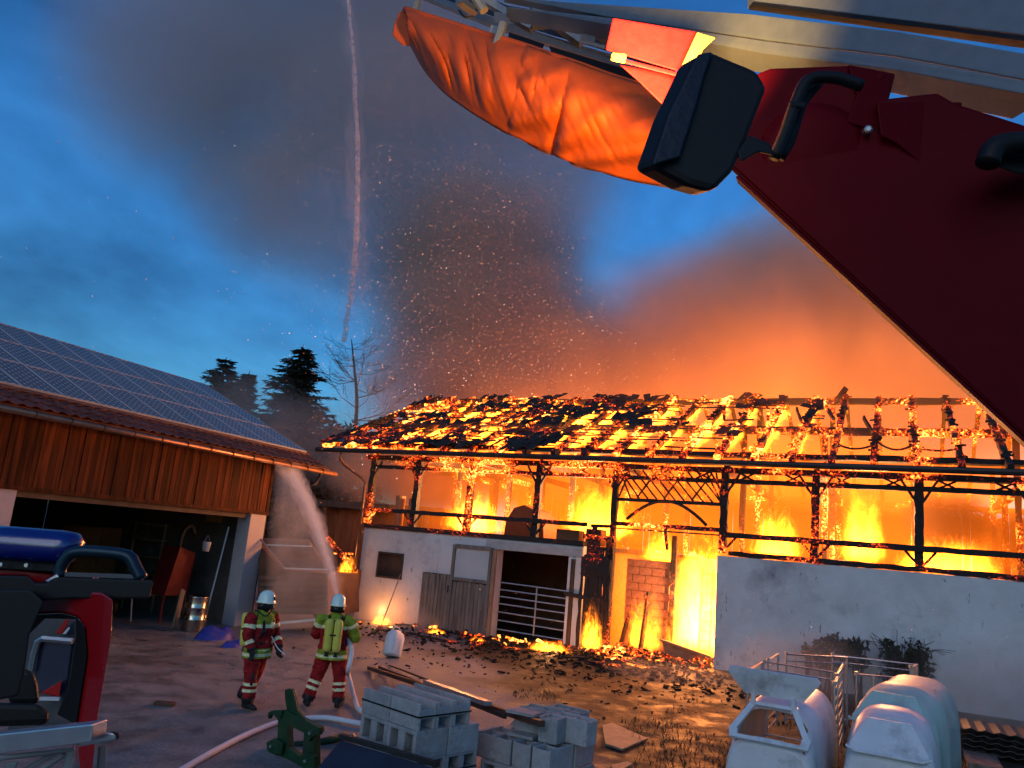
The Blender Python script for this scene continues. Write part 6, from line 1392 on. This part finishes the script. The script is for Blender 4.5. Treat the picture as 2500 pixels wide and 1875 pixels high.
slab("bracket", [(1206, 28), (1246, 34), (1243, 58), (1226, 64), (1208, 56)], lambda x, y: ly(x) + .1, .1, M_lad, lad)
slab("bracket_post", [(1425, 36), (1456, 40), (1452, 104), (1416, 96)], lambda x, y: ly(x) + .1, .08, M_lad, lad); slab("bracket_foot", [(1416, 94), (1478, 110), (1476, 120), (1412, 104)], lambda x, y: ly(x) + .08, .12, M_lad, lad)
MB().tube(pxp([(1228, 58), (1212, 110), (1198, 156)], 4.5), .03, 8).build("hanger_rod", M_lad, lad); slab("hanger_plate", [(1198, 60), (1216, 62), (1204, 150), (1184, 150)], 4.62, .03, M_lad, lad)
MB().tube(pxp([(1022, -10), (1012, 30), (1006, 62)], 5.6), .03, 8).build("hanger_rod", M_lad, lad); MB().tube(pxp([(1160, -8), (1182, 26)], 4.6), .035, 8).build("hanger_rod", M_lad, lad)
MB().tube(spline(pxp([(1120, 25), (1135, 42), (1156, 40)], 5.2), 5), .008, 5).build("cable_loop", M_rubber, lad)
for (px) in ([(1242, 78), (1330, 108), (1320, 128), (1240, 100)], [(1340, 112), (1600, 190), (1640, 226), (1480, 186), (1350, 140)]): slab("dark_housing", px, lambda x, y: ly(x) + .5, .2, M_rubber, lad)
# red mounting box and gusset under the ladder
M_box = mat("box_red", (0.42, 0.012, 0.016), .4, var=.15, scale=30, bump=.1)
rbx = slab("red_box", [(1496, 44), (1702, 78), (1662, 176), (1478, 122)], 2.75, .25, M_box, truck)
slab("gusset", [(1512, 158), (1674, 188), (1690, 250), (1638, 276), (1560, 200)], 2.8, .06, M_box, rbx); slab("edge_strip", [(1500, 138), (1660, 178), (1656, 188), (1498, 148)], 2.70, .05, M_box, rbx)
slab("amber_bracket", [(1494, 128), (1530, 132), (1526, 156), (1490, 148)], 2.62, .08, mat("lamplit_amber", (.75, .38, .06), .3), rbx); slab("angle_iron", [(1702, 78), (1748, 92), (1716, 122), (1684, 206), (1648, 196)], 2.66, .10, mat("lamplit_yellow", (.55, .35, .08), .4), rbx)  # two plain brackets, flood lamp light painted into their amber and yellow
# boom plate
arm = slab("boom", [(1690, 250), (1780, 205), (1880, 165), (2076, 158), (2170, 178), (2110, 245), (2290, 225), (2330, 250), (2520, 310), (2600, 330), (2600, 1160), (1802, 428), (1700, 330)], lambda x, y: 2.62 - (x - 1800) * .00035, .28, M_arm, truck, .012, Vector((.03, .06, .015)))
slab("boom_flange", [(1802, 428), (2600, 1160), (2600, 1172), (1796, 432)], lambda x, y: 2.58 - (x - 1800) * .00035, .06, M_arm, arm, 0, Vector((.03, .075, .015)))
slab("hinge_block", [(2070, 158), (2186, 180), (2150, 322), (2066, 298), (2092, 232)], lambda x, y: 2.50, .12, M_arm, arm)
MB().lathe([(.17, 0), (.19, .02), (.19, .06), (.15, .08)], at(1975, 390, 2.62), 28, Vector((-.2, -1, -.2))).build("pivot_disc", M_arm, arm, smooth=True)
MB().lathe([(.014, 0), (.014, .03), (.008, .035)], at(2115, 322, 2.5), 12, Vector((-.2, -1, -.2))).build("bolt", M_galv, arm)
slab("shadow_plate", [(2140, 250), (2350, 250), (2330, 330), (2290, 370), (2250, 400), (2190, 350), (2150, 330)], 2.46, .06, M_arm, arm)
slab("lattice_brace", [(2380, 262), (2415, 235), (2458, 250), (2428, 280)], 2.75, .05, M_lad, lad); slab("lattice_brace", [(2296, 246), (2300, 232), (2400, 262), (2398, 272)], 2.8, .05, M_lad, lad)
hn = MB().tube(spline(pxp([(2410, 400), (2425, 365), (2470, 350), (2560, 352)], 2.2), 5), .035, 10).build("grip_handle", M_rubber, arm, smooth=True); slab("grip_base", [(2404, 396), (2440, 372), (2560, 372), (2560, 430), (2480, 424)], 2.25, .08, M_rubber, arm, .01)
# flood lamp: seen from behind, its lens faces the ladder
fl = slab("flood_lamp", [(1704, 132), (1743, 125), (1852, 170), (1880, 213), (1848, 292), (1828, 345), (1794, 420), (1747, 468), (1682, 450), (1592, 402), (1636, 276)], 1.95, .06, M_rubber, truck, .02, Vector((-.04, .09, .02)))
slab("lamp_rim", [(1704, 132), (1740, 127), (1722, 180), (1700, 260), (1660, 385), (1592, 404), (1634, 276)], 1.925, .03, mat("lamp_rim_blue", (.008, .014, .026), .4, .1), fl)
slab("lamp_bracket", [(1828, 330), (1880, 350), (1890, 380), (1850, 372), (1808, 398), (1800, 370)], 1.95, .08, M_rubber, fl)
MB().tube(spline(pxp([(2105, 210), (2040, 190), (1975, 195), (1945, 245), (1915, 330), (1890, 385)], 2.05), 5), .018, 8).build("lamp_cable", M_rubber, fl, smooth=True); MB().tube(spline(pxp([(2000, 200), (1960, 250), (1930, 340), (1905, 385)], 2.1), 5), .016, 8).build("lamp_cable", M_rubber, fl, smooth=True)
slab("cable_clip", [(1925, 246), (1972, 250), (1968, 264), (1930, 260)], 2.03, .05, M_rubber, fl)
M_lens = bpy.data.materials.new("lamp_lens"); M_lens.use_nodes = True; _b = M_lens.node_tree.nodes['Principled BSDF']; _b.inputs['Emission Color'].default_value = (1, .74, .35, 1); _b.inputs['Emission Strength'].default_value = 6
lc = at(1722, 165, 2.085); ld_ = (at(1420, 60, 3.6) - lc).normalized()
slab("lens", [(1712, 150), (1840, 200), (1790, 380), (1655, 340)], 2.086, .004, M_lens, fl, 0, Vector((-.002, .004, .001)))
L = bpy.data.lights.new("flood_lamp_light", 'AREA'); L.shape = 'RECTANGLE'; L.size = .20; L.size_y = .16; L.energy = 50; L.color = (1.0, .60, .16); L.spread = R_(95)
o = bpy.data.objects.new("flood_lamp_light", L); COL.objects.link(o); o.location = lc + ld_ * .05 + Vector((-.03, .04, .03)); o.rotation_euler = (-ld_).to_track_quat('Z', 'Y').to_euler()
# ---- orange sling bag under the ladder
bag = empty("orange_sling_bag", at(1350, 250, 4.0), "wrinkled orange tarpaulin bag slung under the ladder", "bag")
M_bag = mat("orange_tarpaulin", (0.50, 0.066, 0.003), .65, var=.18, scale=4, bump=.25, bscale=12, spec=.4)
top = [(990, 24), (1060, 46), (1130, 68), (1192, 88), (1228, 98), (1290, 118), (1345, 138), (1410, 160), (1480, 186), (1560, 212), (1640, 238), (1720, 262)]
bot = [(1008, 112), (1042, 172), (1086, 222), (1130, 256), (1180, 288), (1250, 328), (1330, 366), (1400, 396), (1470, 418), (1550, 438), (1630, 450), (1720, 456)]
tp = spline([Vector((x, y, 0)) for x, y in top], 16); bo_ = spline([Vector((x, y, 0)) for x, y in bot], 16); n = len(tp); nt_ = 30; m = MB()
for i in range(n):
    s = i / (n - 1); Yb = 1 / (1 / 5.4 + (1 / 3.7 - 1 / 5.4) * s)
    for k in range(nt_ + 1):
        t = k / nt_; x = tp[i].x * (1 - t) + bo_[i].x * t; y = tp[i].y * (1 - t) + bo_[i].y * t
        amp = .045 * (1 - .6 * s) * math.sin(math.pi * min(1, t * 1.1)) ** .5
        ph = (s - .16 * t) * 62 + 2.2 * mnoise.noise(Vector((s * 9, t * 2, 0)))
        rg = lambda q: 1 - 2 * abs(mnoise.noise(q)); fold = amp * (.5 * math.sin(ph) * (1 if s < .5 else .3) + .9 * rg(Vector((s * 30 - t * 7, t * 1.5, 4))) + .35 * rg(Vector((s * 48 - t * 9, t * 1.2, 14))) * (s < .55)) * (1.0 if s < .5 else .7) + .05 * rg(Vector((s * 8 + t * 3, t * 2, 9))) * (s > .45)
        crease = -.10 * math.exp(-((s - .62 + .05 * t) / .012) ** 2) * t + .05 * math.exp(-((s - .65 + .05 * t) / .03) ** 2) * t
        d = Yb - .30 * math.sin(math.pi * (t * .85 + .12)) - fold - crease
        m.v.append(at(x, y, d))
for i in range(n - 1):
    for k in range(nt_): a = i * (nt_ + 1) + k; m.f.append((a, a + nt_ + 1, a + nt_ + 2, a + 1))
c = m.build("cover", M_bag, bag, smooth=True); sd = c.modifiers.new("s", 'SOLIDIFY'); sd.thickness = .02; sd.offset = 1
MB().tube([at(p.x, p.y, 1 / (1 / 5.4 + (1 / 3.7 - 1 / 5.4) * (i / (n - 1))) - .13) for i, p in enumerate(tp)], .028, 8).build("hem", M_bag, bag, smooth=True)
slab("end_flap", [(958, 86), (962, 60), (974, 30), (1000, 16), (996, 46), (1006, 112), (984, 112)], 5.3, .05, M_bag, bag, .01)
